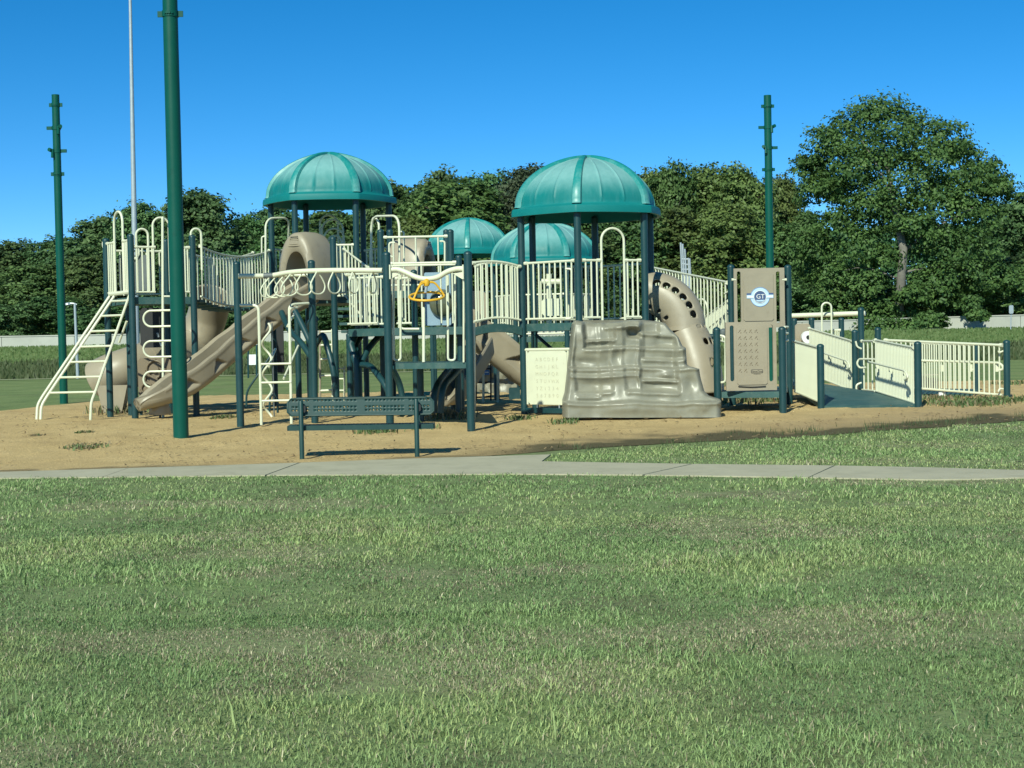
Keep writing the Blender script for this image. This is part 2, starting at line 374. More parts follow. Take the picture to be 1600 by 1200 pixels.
def ground_tint(xs, ys):
    X, Y = np.meshgrid(xs, ys); c = np.zeros((X.size, 4))
    y = Y.ravel() + 1.2 * (fbm(X.ravel() * 0.3, Y.ravel() * 0.3, 3) - 0.5)
    # unmown taller grass on the lower bank, paler hay-coloured grass higher up
    low = sstep(75.5, 77, y) * (1 - sstep(83, 86, y)); hi = sstep(83, 86, y) * (1 - sstep(150, 160, y))
    c[:, :3] = np.outer(low, (0.070, 0.105, 0.042)) + np.outer(hi, (0.115, 0.175, 0.06)); c[:, 3] = 0.75 * np.clip(low + hi, 0, 1)
    c[:, :3] /= np.maximum(low + hi, 1e-3)[:, None]
    # thatch and soil showing between the blades of the near lawn
    xx, yy = X.ravel(), Y.ravel(); near = (1 - sstep(24, 28, yy)) * (np.abs(xx) < 14)
    patch = fbm(xx * 0.55 + 3, yy * 0.9 + 8, 4); lush = fbm(xx * 0.9 + 31, yy * 1.1 + 12, 4); dr = 0.55 * sstep(0.56, 0.70, patch); lu = sstep(0.35, 0.65, lush); sp = fbm(xx * 3.3 + 9, yy * 3.3, 3)
    g = np.outer(lu, (0.175, 0.240, 0.090)) + np.outer(1 - lu, (0.180, 0.225, 0.100)); g = g * (1 - dr)[:, None] + np.outer(dr, (0.270, 0.255, 0.150)); br = sstep(0.56, 0.70, sp)[:, None] * 0.5
    g = g * (1 - br) + np.array((0.105, 0.085, 0.052)) * br
    c[:, :3] = c[:, :3] * (1 - near)[:, None] + g * near[:, None]; c[:, 3] = np.maximum(c[:, 3] * (1 - near), 0.8 * near)
    return c
o = link('lawn', sheet('lawn', gx, gy, terrain, M['lawn'], ground_tint(gx, gy))); o['kind'] = 'structure'

front_px = [(-260, 746), (-100, 741), (0, 738.5), (200, 733), (400, 727), (600, 719), (760, 713), (850, 706), (1000, 697), (1200, 685), (1400, 672), (1600, 658), (1750, 648), (1900, 640)]
fp = [G(a, b) for a, b in front_px]; FX = np.array([p.x for p in fp]); FY = np.array([p.y for p in fp])
def sand_front(x): return np.interp(x, FX, FY)
def sand_back(x): return np.interp(x, [-16, -13, -11, -10.6, -10.2, -9.5, -8.5, -7, 0, 8, 20, 30], [30.5, 31, 31.6, 32.6, 36.4, 39, 42, 43.5, 44, 44, 44, 42])
XL, XR = -12.5, 13.5
ns, nt_ = 420, 150
sx = np.linspace(XL, XR, ns); tt = np.linspace(0, 1, nt_) ** 1.35
SX = np.repeat(sx[None, :], nt_, 0); TT = np.repeat(tt[:, None], ns, 1)
edge = 0.22 * (fbm(sx * 1.1, sx * 0 + 3, 4) - 0.5) + 0.10 * (fbm(sx * 5, sx * 0 + 9, 3) - 0.5)
edgeb = 0.9 * (fbm(sx * 0.5, sx * 0 + 13, 4) - 0.5)
f0 = sand_front(sx) + np.where(sx > 0.4, edge * 1.3, edge * 0.5); f1 = sand_back(sx) + edgeb
SY = f0[None, :] * (1 - TT) + f1[None, :] * TT
def sand_z(x, y):
    b = 0.055 * (fbm(x * 2.3, y * 2.3, 3) - 0.5) + 0.03 * (fbm(x * 7, y * 7, 2) - 0.5)
    return b
SZ = terrain(SX, SY) + 0.008 + np.maximum(sand_z(SX, SY), -0.006 + 0 * SX) * np.clip(TT * 12, 0.1, 1) * np.clip((1 - TT) * 20, 0.1, 1)
def sandtint():
    c = np.zeros((SX.size, 4)); d = (SY - f0[None, :]).ravel(); x = SX.ravel(); y = SY.ravel()
    n = fbm(x * 1.6, y * 1.6, 4)
    mud = (1 - sstep(0.55, 1.75, d + 2.2 * (n - 0.5))) * sstep(-1.6, 0.6, x)           # damp dark earth where sand meets turf on the right
    mudl = (1 - sstep(0.05, 0.35, d + 0.9 * (n - 0.55))) * (1 - sstep(-0.8, 1.0, x)) * 0.75
    trod = 0.65 * (1 - sstep(1.5, 4.0, d)) * sstep(1.0, 5.0, x)
    k = np.clip(np.maximum(mud, mudl) * 0.95, 0, 1)
    c[:, :3] = np.outer(k, (0.070, 0.066, 0.036)) + np.outer((1 - k), (0.36, 0.26, 0.14))
    c[:, 3] = np.clip(np.maximum(k, trod * (0.4 + n)), 0, 0.95)
    # worn scuffed pockets under the equipment
    return c
v = np.stack([SX.ravel(), SY.ravel(), SZ.ravel()], 1)
i_ = np.arange(nt_ - 1)[:, None] * ns + np.arange(ns - 1)[None, :]
q = np.stack([i_, i_ + 1, i_ + ns + 1, i_ + ns], -1).reshape(-1, 4)
o = link('sand_bed', np_mesh('sand_bed', v, q.ravel(), np.arange(len(q)) * 4, np.full(len(q), 4), M['sand'], True, sandtint())); o['kind'] = 'structure'

# concrete path in slabs
low_px = [(-260, 752), (0, 748.5), (200, 746.5), (415, 744), (800, 742), (1005, 743.5), (1200, 746.5), (1450, 751), (1530, 750), (1900, 738)]
lowp = [G(a, b) for a, b in low_px]; LX = np.array([p.x for p in lowp]); LY = np.array([p.y for p in lowp])
up_px = [(-260, 745), (0, 738), (200, 732), (470, 723.5), (640, 717), (760, 713.5), (862, 710.5)]
upp = [G(a, b + 1.0) for a, b in up_px]
upr_px = [(846, 722.5), (960, 724.5), (1080, 726.5), (1300, 729), (1450, 732), (1600, 736.5), (1900, 731)]
uprp = [G(a, b) for a, b in upr_px]
UX = np.array([p.x for p in uprp]); UY = np.array([p.y for p in uprp])
path = bpy.data.objects.new('path', None); col.objects.link(path); path['kind'] = 'structure'; ORIG[path] = Vector((0, 0, 0))
def slab(top, bottom):      # point lists left to right
    poly = [Vector((p.x, p.y, 0)) for p in bottom] + [Vector((p.x, p.y, 0)) for p in reversed(top)]
    b = MB(); tops = [Vector((p.x, p.y, gz(p.x, p.y) + 0.014)) for p in poly]
    b.prism([t - Vector((0, 0, 0.10)) for t in tops], (0, 0, 0.10)); return b.build('slab', M['concrete'], path, smooth=False)
def lowat(px): return G(px, float(np.interp(px, [a for a, _ in low_px], [b for _, b in low_px])))
def upat(px): return G(px, 1.0 + float(np.interp(px, [a for a, _ in up_px], [b for _, b in up_px])))
def upr(px): return G(px, float(np.interp(px, [a for a, _ in upr_px], [b for _, b in upr_px])))
slab([upat(x) for x in (-260, -100, 0, 100, 200)], [lowat(x) for x in (-260, -100, 0, 60, 160)])
slab([upat(x) for x in (201, 300, 400, 467)], [lowat(x) for x in (161, 260, 340, 414)])
slab([upat(x) for x in (470, 560, 640, 700, 760, 860)] + [upr(x) for x in (846, 960, 1080)], [lowat(x) for x in (417, 500, 600, 700, 800, 900, 1004)])
slab([upr(x) for x in (1084, 1200, 1303)], [lowat(x) for x in (1007.5, 1100, 1200, 1263)])
slab([upr(x) for x in (1306, 1450, 1600, 1750, 1900)], [lowat(x) for x in (1265, 1350, 1450, 1530, 1700, 1900)])
# thin worn footpath far across the field
b = MB(); rows = []
for k in range(41):
    x = -60 + 66 * k / 40; yy = 73.0 + 0.6 * math.sin(x * 0.11)
    rows.append([Vector((x, yy, gz(x, yy) + 0.05)), Vector((x, yy + 0.7, gz(x, yy + 0.7) + 0.05))])
b.grid(rows); o = b.build('field_path', M['concrete'], None); o['kind'] = 'structure'

# ------------------------------------------------------------------ grass
def poly_in(x, y):
    """1 where blades may grow: the near field below the path and the wedge right of the fork"""
    near = y < np.interp(x, LX, LY) + 0.02 + 0.22 * (fbm(x * 4, y * 0 + 5, 3) - 0.5)
    yu = np.interp(x, UX, UY); xf = uprp[0].x
    forktop = np.interp(x, [uprp[0].x, upat(862).x, upat(862).x + 30], [uprp[0].y, upat(862).y, 60])
    yf = sand_front(x) - 0.15 + 0.5 * (fbm(x * 1.5, y * 1.5, 3) - 0.5)
    wedge = (x > xf + 0.02) & (y > yu + 0.02) & (y < np.minimum(yf, forktop))
    return near | wedge
def gen_grass(N, y0, y1, hmin, hmax, wid, tall=0.03, straw=False, clump=False):
    yy = y0 + (y1 - y0) * rng.random(N * 3) ** 0.85
    half = 0.345 * yy + 0.7; xx = (rng.random(N * 3) * 2 - 1) * half
    keep = rng.random(N * 3) < half / (0.345 * y1 + 0.7); xx, yy = xx[keep], yy[keep]
    k = poly_in(xx, yy); xx, yy = xx[k], yy[k]
    if clump: k = fbm(xx * 1.9 + 50, yy * 1.9 + 20, 3) > 0.63; xx, yy = xx[k], yy[k]
    cl = fbm(xx * 1.7, yy * 1.7, 3); k = rng.random(len(xx)) < 0.35 + 1.0 * sstep(0.25, 0.6, cl); xx, yy = xx[k][:N], yy[k][:N]
    n = len(xx)
    zz = terrain(xx, yy)
    patch = fbm(xx * 0.55 + 3, yy * 0.9 + 8, 4); lush = fbm(xx * 0.9 + 31, yy * 1.1 + 12, 4); tuft = fbm(xx * 2.6 + 7, yy * 2.6 + 2, 3)
    dry = 0.6 * sstep(0.55, 0.70, patch)
    wedge = yy > np.interp(xx, LX, LY)
    dry = np.where(wedge, dry * 0.3, dry)
    h = (1.0 if straw or clump else 0.78) * (hmin + (hmax - hmin) * rng.random(n)) * (0.75 + 0.55 * sstep(0.35, 0.7, lush)) * (1 + 0.5 * sstep(0.60, 0.72, tuft)) * (1 - 0.45 * dry)
    t = rng.random(n) < tall; h = np.where(t, h * 1.9, h)
    w = wid * (0.6 + 0.8 * rng.random(n)) * (0.9 + 0.04 * yy)
    a = rng.random(n) * 2 * np.pi; lean = (0.5 + 1.3 * rng.random(n)) * h
    flat = rng.random(n) < 0.12 + 0.3 * dry
    if straw: flat = np.ones(n, bool)
    lean = np.where(flat, h * 1.8, lean); hh = np.where(flat, h * (0.12 if straw else 0.35), h)
    dx, dy = np.cos(a) * lean, np.sin(a) * lean
    fa = a + np.pi / 2 + 0.6 * (rng.random(n) - 0.5); bx, by = np.cos(fa) * w / 2, np.sin(fa) * w / 2
    V = np.zeros((n, 5, 3))
    V[:, 0] = np.stack([xx - bx, yy - by, zz - 0.005], 1); V[:, 1] = np.stack([xx + bx, yy + by, zz - 0.005], 1)
    V[:, 2] = np.stack([xx + bx * 0.8 + dx * 0.35, yy + by * 0.8 + dy * 0.35, zz + hh * 0.62], 1)
    V[:, 3] = np.stack([xx - bx * 0.8 + dx * 0.35, yy - by * 0.8 + dy * 0.35, zz + hh * 0.62], 1)
    V[:, 4] = np.stack([xx + dx, yy + dy, zz + hh], 1)
    base = np.arange(n)[:, None] * 5
    L = np.concatenate([base + 0, base + 1, base + 2, base + 3, base + 3, base + 2, base + 4], 1).ravel()
    st = (np.arange(n)[:, None] * 7 + np.array([0, 4])).ravel(); tot = np.tile([4, 3], n)
    g0 = np.array((0.150, 0.245, 0.100)); g1 = np.array((0.235, 0.340, 0.135)); g2 = np.array((0.320, 0.440, 0.180)); g3 = np.array((0.46, 0.51, 0.215)); d1 = np.array((0.60, 0.54, 0.36)); d2 = np.array((0.24, 0.195, 0.125))
    u = rng.random(n)[:, None]; lu = sstep(0.38, 0.62, lush)[:, None]
    c = (g0 * (1 - u) + g1 * u) * (1 - lu) + (g1 * (1 - u) + g2 * u) * lu
    yel = (sstep(0.42, 0.66, fbm(xx * 0.8 + 60, yy * 0.8 + 70, 3)) * rng.random(n) ** 1.3)[:, None]
    c = c * (1 - yel) + g3 * yel
    isdry = (rng.random(n) < (1.0 if straw else 0.0 if clump else 0.09 + 0.66 * dry))[:, None]
    dd = rng.random(n)[:, None]; c = np.where(isdry, d1 * dd + d2 * (1 - dd), c)
    c = c * (0.55 + 0.85 * rng.random(n))[:, None]
    C = np.ones((n, 5, 4)); C[:, :, :3] = c[:, None, :]
    return V.reshape(-1, 3), L, st, tot, C.reshape(-1, 4)
parts = [gen_grass(150000, 4.7, 8.5, 0.012, 0.032, 0.0034), gen_grass(150000, 8.3, 13.0, 0.012, 0.034, 0.0042), gen_grass(130000, 12.8, 27.5, 0.014, 0.038, 0.0054), gen_grass(3600, 4.7, 14, 0.05, 0.10, 0.0032, 0.0, True), gen_grass(2600, 4.7, 12, 0.045, 0.075, 0.0060, 0.2, False, True)]
vo = lo = 0; Vs, Ls, Ss, Ts, Cs = [], [], [], [], []
for V_, L_, S_, T_, C_ in parts:
    Vs.append(V_); Ls.append(L_ + vo); Ss.append(S_ + lo); Ts.append(T_); Cs.append(C_); vo += len(V_); lo += len(L_)
o = link('grass', np_mesh('grass', np.concatenate(Vs), np.concatenate(Ls), np.concatenate(Ss), np.concatenate(Ts), M['blade'], False, np.concatenate(Cs)))
tagset(o, 'short mown green lawn grass with dry straw-coloured patches in front of the path', 'grass', kind='stuff')

def tuft(px, py, rad, n, h, label, dead=0.3, squash=0.5, name='weed_patch', dense=1.0):
    c0 = G(px, py); b = []; V = np.zeros((n, 5, 3))
    r = rad * np.sqrt(rng.random(n)) * (0.5 + 0.8 * rng.random(n)); a = rng.random(n) * 2 * np.pi
    xx = c0.x + r * np.cos(a); yy = c0.y + r * np.sin(a) * squash * 2.2
    zz = terrain(xx, yy) + 0.01; hh = h * (0.4 + 0.8 * rng.random(n)); w = 0.012 * (0.6 + rng.random(n))
    az = rng.random(n) * 2 * np.pi; le = hh * (0.3 + 0.9 * rng.random(n)); dx, dy = np.cos(az) * le, np.sin(az) * le
    bx, by = -np.sin(az) * w, np.cos(az) * w
    V[:, 0] = np.stack([xx - bx, yy - by, zz - 0.02], 1); V[:, 1] = np.stack([xx + bx, yy + by, zz - 0.02], 1)
    V[:, 2] = np.stack([xx + bx * .8 + dx * .4, yy + by * .8 + dy * .4, zz + hh * .65], 1); V[:, 3] = np.stack([xx - bx * .8 + dx * .4, yy - by * .8 + dy * .4, zz + hh * .65], 1)
    V[:, 4] = np.stack([xx + dx, yy + dy, zz + hh], 1)
    V -= np.array(c0)
    base = np.arange(n)[:, None] * 5
    L = np.concatenate([base + 0, base + 1, base + 2, base + 3, base + 3, base + 2, base + 4], 1).ravel()
    u = rng.random(n)[:, None]; c = np.array((0.09, 0.15, 0.055)) * u + np.array((0.17, 0.23, 0.09)) * (1 - u)
    c = np.where((rng.random(n) < dead)[:, None], np.array((0.27, 0.22, 0.13)), c)
    C = np.ones((n, 5, 4)); C[:, :, :3] = c[:, None]
    me = np_mesh(name, V.reshape(-1, 3), L, (np.arange(n)[:, None] * 7 + np.array([0, 4])).ravel(), np.tile([4, 3], n), M['blade'], False, C.reshape(-1, 4))
    o = link(name, me, None, c0); tagset(o, label, 'weeds', 'weed patches growing in the sand', 'stuff'); return o
tuft(133, 699, 0.30, 230, 0.040, 'largest flattened weed patch in the open sand left of the near green pole', 0.5, 0.6)
tuft(132, 677, 0.16, 100, 0.032, 'small dark weed patch in the open sand near the foot of the arched ladder', 0.5)
tuft(55, 682, 0.16, 60, 0.03, 'thin trace of dry weeds in the sand at the far left edge', 0.85)
tuft(350, 655, 0.22, 200, 0.07, 'green weed patch in the sand right of the near green pole', 0.15)
tuft(590, 676, 0.34, 260, 0.07, 'green weed patch in the sand behind the bench', 0.25)
tuft(655, 669, 0.30, 200, 0.07, 'green weed patch in the sand behind the right end of the bench', 0.3)
tuft(185, 646, 0.55, 380, 0.16, 'dry straggly weeds at the foot of the arched ladder posts', 0.6)
tuft(706, 654, 0.42, 260, 0.16, 'dead twiggy weeds under the low yellow spinner platform', 0.85)
tuft(812, 655, 0.25, 130, 0.06, 'green weed patch at the foot of the post left of the letter panel', 0.2)
tuft(885, 662, 0.22, 140, 0.08, 'green weed patch at the left foot of the moulded rock climber', 0.15)
tuft(1170, 629, 0.8, 420, 0.13, 'weeds growing under the low accessible platform', 0.45)
tuft(1500, 632, 0.9, 700, 0.08, 'wide weed patch in front of the right-hand ramp railing', 0.3)
tuft(1560, 628, 0.7, 500, 0.09, 'green weed patch at the foot of the rightmost railing post', 0.15)
tuft(1470, 624, 0.5, 260, 0.08, 'thin weeds right of the ramp foot', 0.5)
tuft(1592, 601, 0.7, 260, 0.10, 'low weeds on the sand at the far right edge', 0.3)

# coarse grass fringe along the muddy right-hand edge of the sand
def fringe():
    n = 2600; xx = 0.6 + 9.5 * rng.random(n) ** 0.9; off = rng.normal(0.25, 0.35, n); yy = sand_front(xx) + off
    keep = fbm(xx * 1.3, yy * 1.3, 3) > 0.44; xx, yy = xx[keep], yy[keep]; n = len(xx)
    zz = terrain(xx, yy) + 0.02; hh = 0.025 + 0.07 * rng.random(n) ** 1.5; w = 0.007; az = rng.random(n) * 6.283; le = hh * rng.random(n)
    dx, dy = np.cos(az) * le, np.sin(az) * le; bx, by = -np.sin(az) * w, np.cos(az) * w
    V = np.zeros((n, 3, 3)); V[:, 0] = np.stack([xx - bx, yy - by, zz - .03], 1); V[:, 1] = np.stack([xx + bx, yy + by, zz - .03], 1); V[:, 2] = np.stack([xx + dx, yy + dy, zz + hh], 1)
    u = rng.random(n)[:, None]; c = np.array((0.05, 0.09, 0.035)) * u + np.array((0.13, 0.15, 0.07)) * (1 - u); C = np.ones((n, 3, 4)); C[:, :, :3] = c[:, None]
    o = link('edge_grass', np_mesh('edge_grass', V.reshape(-1, 3), np.arange(n * 3), np.arange(n) * 3, np.full(n, 3), M['blade'], False, C.reshape(-1, 4)))
    tagset(o, 'sparse coarse grass along the dark muddy edge of the sand bed', 'grass', kind='stuff')
fringe()
# taller unmown grass on the bank below the wall
def bank_grass():
    n = 42000; yy = 76 + 17 * rng.random(n); xx = (rng.random(n) * 2 - 1) * (0.36 * yy + 4); zz = terrain(xx, yy)
    hh = (0.08 + 0.16 * rng.random(n)) * np.where(yy < 84, 1.5, 0.7); w = 0.05 + 0.05 * rng.random(n); az = rng.random(n) * 6.283
    le = hh * 0.7 * rng.random(n); dx, dy = np.cos(az) * le, np.sin(az) * le; fa = rng.random(n) * 1.2 - 0.6; bx, by = np.cos(fa) * w, np.sin(fa) * w
    V = np.zeros((n, 3, 3)); V[:, 0] = np.stack([xx - bx, yy - by, zz - .02], 1); V[:, 1] = np.stack([xx + bx, yy + by, zz - .02], 1); V[:, 2] = np.stack([xx + dx, yy + dy, zz + hh], 1)
    u = rng.random(n)[:, None]; hi = (yy > 84 + 2 * (fbm(xx * .2, yy * .2, 2) - .5))[:, None]
    c = np.where(hi, np.array((0.10, 0.17, 0.055)) * u + np.array((0.16, 0.21, 0.08)) * (1 - u), np.array((0.060, 0.095, 0.036)) * u + np.array((0.11, 0.13, 0.06)) * (1 - u))
    C = np.ones((n, 3, 4)); C[:, :, :3] = c[:, None]
    o = link('bank_grass', np_mesh('bank_grass', V.reshape(-1, 3), np.arange(n * 3), np.arange(n) * 3, np.full(n, 3), M['blade'], False, C.reshape(-1, 4)))
    tagset(o, 'taller unmown grass on the bank below the pale concrete wall', 'grass', kind='stuff')
bank_grass()

# ------------------------------------------------------------------ wall on the bank
WY = 95.0
def wall_top(x): return float(np.interp(x, [-60, -32, -16, 0, 16, 32, 60], [2.28, 2.24, 2.20, 2.16, 2.20, 2.36, 2.55]))
wt = thing('concrete_wall', 'long low pale concrete wall running along the bank in front of the woods', 'wall', (0, WY, 1.5))
for k in range(-11, 12):
    x0, x1 = k * 4.5 + 0.015, (k + 1) * 4.5 - 0.015
    b = MB(); b.prism([Vector((x0, WY, 1.0)), Vector((x1, WY, 1.0)), Vector((x1, WY, wall_top(x1))), Vector((x0, WY, wall_top(x0)))], (0, 0.3, 0)); b.build('wall_section', M['wall'], wt, smooth=False)
b = MB(); rows = []
for k in range(24):
    x = -50 + 100 * k / 23; rows.append([Vector((x, WY - 0.04, wall_top(x))), Vector((x, WY + 0.34, wall_top(x))), Vector((x, WY + 0.34, wall_top(x) + 0.07)), Vector((x, WY - 0.04, wall_top(x) + 0.07)), Vector((x, WY - 0.04, wall_top(x)))])
b.grid(rows); b.build('coping', M['wall'], wt, smooth=False)

# ------------------------------------------------------------------ trees
def leaf_cards(cent, outd, size, up_bias=0.35, var=0.5):
    n = len(cent); nrm = outd + 0.55 * rng.normal(size=(n, 3)); nrm[:, 2] += up_bias; nrm /= np.linalg.norm(nrm, axis=1, keepdims=True)
    t = rng.normal(size=(n, 3)); t -= nrm * (t * nrm).sum(1, keepdims=True); t /= np.linalg.norm(t, axis=1, keepdims=True); bt = np.cross(nrm, t)
    s = size * (1 - var / 2 + var * rng.random(n))[:, None]; e = (0.45 + 0.35 * rng.random(n))[:, None]
    V = np.zeros((n, 4, 3))   # pointed leaf-clump kite
    V[:, 0] = cent - t * s; V[:, 1] = cent - bt * s * e + nrm * s * 0.15; V[:, 2] = cent + t * s; V[:, 3] = cent + bt * s * e + nrm * s * 0.15
    return V
ASP = 0.72
def crown_mesh(name, mat_, lobes, per, size, hole=0.0, sub=7, shell=0.55, asp_on=True):
    """lobes: (centre, radii). Each lobe carries small twig clumps on and inside its shell."""
    Vs, Cs = [], []; asp = np.array([ASP, ASP, 1.0]) if asp_on else np.ones(3)
    for (c, r) in lobes:
        c = np.array(c, float) * asp; r = np.array(r, float) * asp
        nb = max(6, int(per / 26)); d = rng.normal(size=(nb, 3)); d /= np.linalg.norm(d, axis=1, keepdims=True); d[:, 2] = np.where(d[:, 2] < -0.55, -d[:, 2], d[:, 2])
        rad = shell + (1.06 - shell) * rng.random(nb) ** 0.6
        bc = c + d * r * rad[:, None]
        br = (0.16 + 0.16 * rng.random(nb)) * r.mean(); tone = rng.random(nb)
        m = 26; pts = rng.normal(size=(nb, m, 3)) * 0.55; pts *= br[:, None, None] * np.array([1.15, 1.15, 0.7])
        ce = (bc[:, None, :] + pts).reshape(-1, 3); od = (ce - c) / r; od = od / (np.linalg.norm(od, axis=1, keepdims=True) + 1e-6)
        V = leaf_cards(ce, od, size); Vs.append(V)
        tn = np.clip(0.55 * np.repeat(tone, m) + 0.45 * rng.random(nb * m), 0, 1)
        C = np.ones((len(V), 4, 4)); C[:, :, 0] = tn[:, None]; Cs.append(C)
    V = np.concatenate(Vs); n = len(V); C = np.concatenate(Cs)
    return np_mesh(name, V.reshape(-1, 3), np.arange(n * 4), np.arange(n) * 4, np.full(n, 4), mat_, False, C.reshape(-1, 4))
def lobes_for(seed, n, wide=0.5, low=0.12, conic=0.0):
    r_ = random.Random(seed); L = []
    for k in range(n):
        z = low + (0.90 - low) * (k + 0.5) / n; env = math.sin(math.pi * min(1, max(0.06, (1.02 - z) * (1.0 + conic * 0))) * 0.5) ** 0.55 if not conic else (1.05 - z) ** conic
        rr = wide * env * r_.uniform(0.35, 0.75); a = k * 2.4 + r_.uniform(-0.4, 0.4)
        s = wide * r_.uniform(0.42, 0.60) * (0.65 + 0.35 * env)
        L.append(((rr * math.cos(a), rr * math.sin(a), min(z, 1 - s * 0.85)), (s, s, s * r_.uniform(0.65, 0.9))))
    L.append(((r_.uniform(-.06, .06), r_.uniform(-.06, .06), 0.86), (wide * 0.34, wide * 0.34, 0.15)))
    return L
KINDS = {}
for nm, mt_, n_, low_ in [('dark', 'leaf_dark', 15, 0.10), ('mid', 'leaf_mid', 16, 0.08), ('olive', 'leaf_olive', 16, 0.10), ('grey', 'leaf_grey', 14, 0.12)]:
    KINDS[nm] = [crown_mesh('crown', M[mt_], lobes_for(sum(map(ord, nm)) + s * 7, n_, 0.5, low_), 1350, 0.0135, shell=0.45) for s in range(2)]
KINDS['shrub'] = [crown_mesh('crown', M['leaf_mid' if s else 'leaf_dark'], [((0.28 * math.cos(a), 0.28 * math.sin(a), z), (0.26, 0.26, 0.24)) for a, z in [(0, .3), (1.3, .55), (2.4, .35), (3.6, .6), (4.8, .3), (5.6, .7), (0.6, .8), (3, .82)]], 900, 0.022) for s in range(2)]
tb = MB(); tb.tube([(0, 0, -0.03), (0.004, 0, 0.15), (0.012, 0.006, 0.35), (0, 0, 0.62), (0.01, 0, 0.85)], [0.022, 0.017, 0.013, 0.008, 0.003], 7)
for a in range(6):
    z = 0.25 + a * 0.09; an = a * 2.2
    tb.tube([(0.008, 0, z), (0.14 * math.cos(an), 0.14 * math.sin(an), z + 0.10), (0.27 * math.cos(an), 0.27 * math.sin(an), z + 0.16)], [0.007, 0.005, 0.002], 5)
TRUNK = tb.mesh('trunk', M['bark'])
tcount = {}
def tree(px, ytop, wpx, kind, D, label, name='woodland_tree', group='trees of the wood behind the wall', base=None):
    x = P(px, 530, D).x; zb = gz(x, D) if base is None else base
    h = P(px, ytop, D).z - zb; w = wpx * D / F * (1.0 if kind == 'shrub' else 1.4)
    t = thing(name, label, 'tree' if kind != 'shrub' else 'bush', (x, D, zb), group)
    tcount[kind] = tcount.get(kind, 0) + 1
    a = random.uniform(0, 6.28); me = KINDS[kind][tcount[kind] % len(KINDS[kind])]
    c = link('crown', me, t); c.scale = (w / ASP, w / ASP, h); c.rotation_euler = (0, 0, a)
    k = link('trunk', TRUNK, t); k.scale = (h * 0.8, h * 0.8, h); k.rotation_euler = (0, 0, a + 1)
    return t
# back row: the skyline
BACK = [(-70, 350, 150, 'dark', 128, 'dark tree at the far left edge of the photo, beyond the left green pole'),
 (22, 376, 110, 'dark', 124, 'dark rounded tree on the skyline left of the left green pole'),
 (105, 372, 120, 'dark', 122, 'dark tree on the skyline directly behind the left green pole'),
 (172, 338, 120, 'dark', 126, 'dark tree rising behind the arched ladder on the left'),
 (228, 318, 115, 'dark', 124, 'dark tree behind the tall thin grey light pole'),
 (312, 298, 130, 'dark', 122, 'tallest dark tree right of the near green pole, with open feathery top'),
 (383, 340, 90, 'mid', 126, 'lower tree in the dip of the skyline left of the left dome roof'),
 (440, 322, 120, 'dark', 128, 'dark tree behind the left edge of the left dome roof'),
 (520, 330, 130, 'mid', 126, 'tree hidden mostly under the left dome roof'),
 (610, 284, 120, 'dark', 126, 'dark pointed tree just right of the left dome roof'),
 (690, 268, 110, 'dark', 134, 'dark evergreen on the skyline behind the yellow-green tree'),
 (772, 270, 110, 'dark', 134, 'dark evergreen on the skyline left of the right dome roof'),
 (838, 262, 120, 'grey', 126, 'grey-green bare-looking tree behind the left edge of the right dome roof'),
 (930, 285, 150, 'mid', 130, 'tree hidden behind the right dome roof'),
 (1022, 268, 90, 'olive', 128, 'olive-green tree at the right edge of the right dome roof'),
 (1050, 258, 80, 'olive', 124, 'olive-green tree with rounded top between right dome roof and right green pole'),
 (1108, 260, 110, 'olive', 126, 'broad olive-green tree left of the right green pole'),
 (1165, 262, 100, 'olive', 124, 'olive-green tree directly left of the right green pole'),
 (1222, 276, 80, 'olive', 128, 'olive-green tree just right of the right green pole, sloping down'),
 (1258, 330, 80, 'mid', 126, 'lower tree in the notch left of the big right-hand tree'),
 (1600, 302, 130, 'dark', 122, 'dark tree at the far right edge behind the big right-hand tree'),
 (1690, 300, 150, 'mid', 126, 'green tree beyond the right edge')]
for a in BACK: tree(*a)
FRONT = [(-30, 420, 120, 'mid', 110, 'leafy mid-height tree at the far left edge above the pale wall'),
 (48, 415, 110, 'mid', 108, 'broad leafy tree left of the left green pole, low above the wall'),
 (140, 400, 110, 'mid', 109, 'leafy tree above the wall between left green pole and arched ladder'),
 (215, 400, 110, 'dark', 111, 'shaded leafy tree above the wall behind the first play tower'),
 (350, 395, 110, 'dark', 110, 'dark leafy tree behind the sagging bridge'),
 (430, 385, 110, 'mid', 112, 'leafy tree behind the left slide hood'),
 (545, 380, 130, 'dark', 110, 'dark leafy tree seen between the posts of the left dome tower'),
 (645, 340, 100, 'olive', 112, 'yellow-green leafy tree low behind the second slide hood'),
 (712, 284, 190, 'olive', 116, 'large rounded yellow-green tree between the two big domes'),
 (800, 300, 110, 'grey', 118, 'grey-green tree behind the rear pair of domes'),
 (900, 360, 140, 'mid', 112, 'leafy tree seen between the posts of the right dome tower'),
 (990, 330, 120, 'mid', 112, 'leafy tree behind the right posts of the right dome tower'),
 (1062, 330, 130, 'olive', 112, 'low olive-green tree behind the tube climber railing'),
 (1135, 320, 120, 'olive', 110, 'low olive-green tree left of the badge panel'),
 (1200, 345, 110, 'mid', 110, 'low dark-green tree behind the right green pole'),
 (1262, 390, 110, 'dark', 112, 'shaded tree right of the badge panel'),
 (1560, 400, 150, 'dark', 112, 'shaded leafy tree above the wall at the right'),
 (1650, 390, 130, 'dark', 110, 'shaded leafy tree beyond the right end of the wall')]
for a in FRONT: tree(*a)
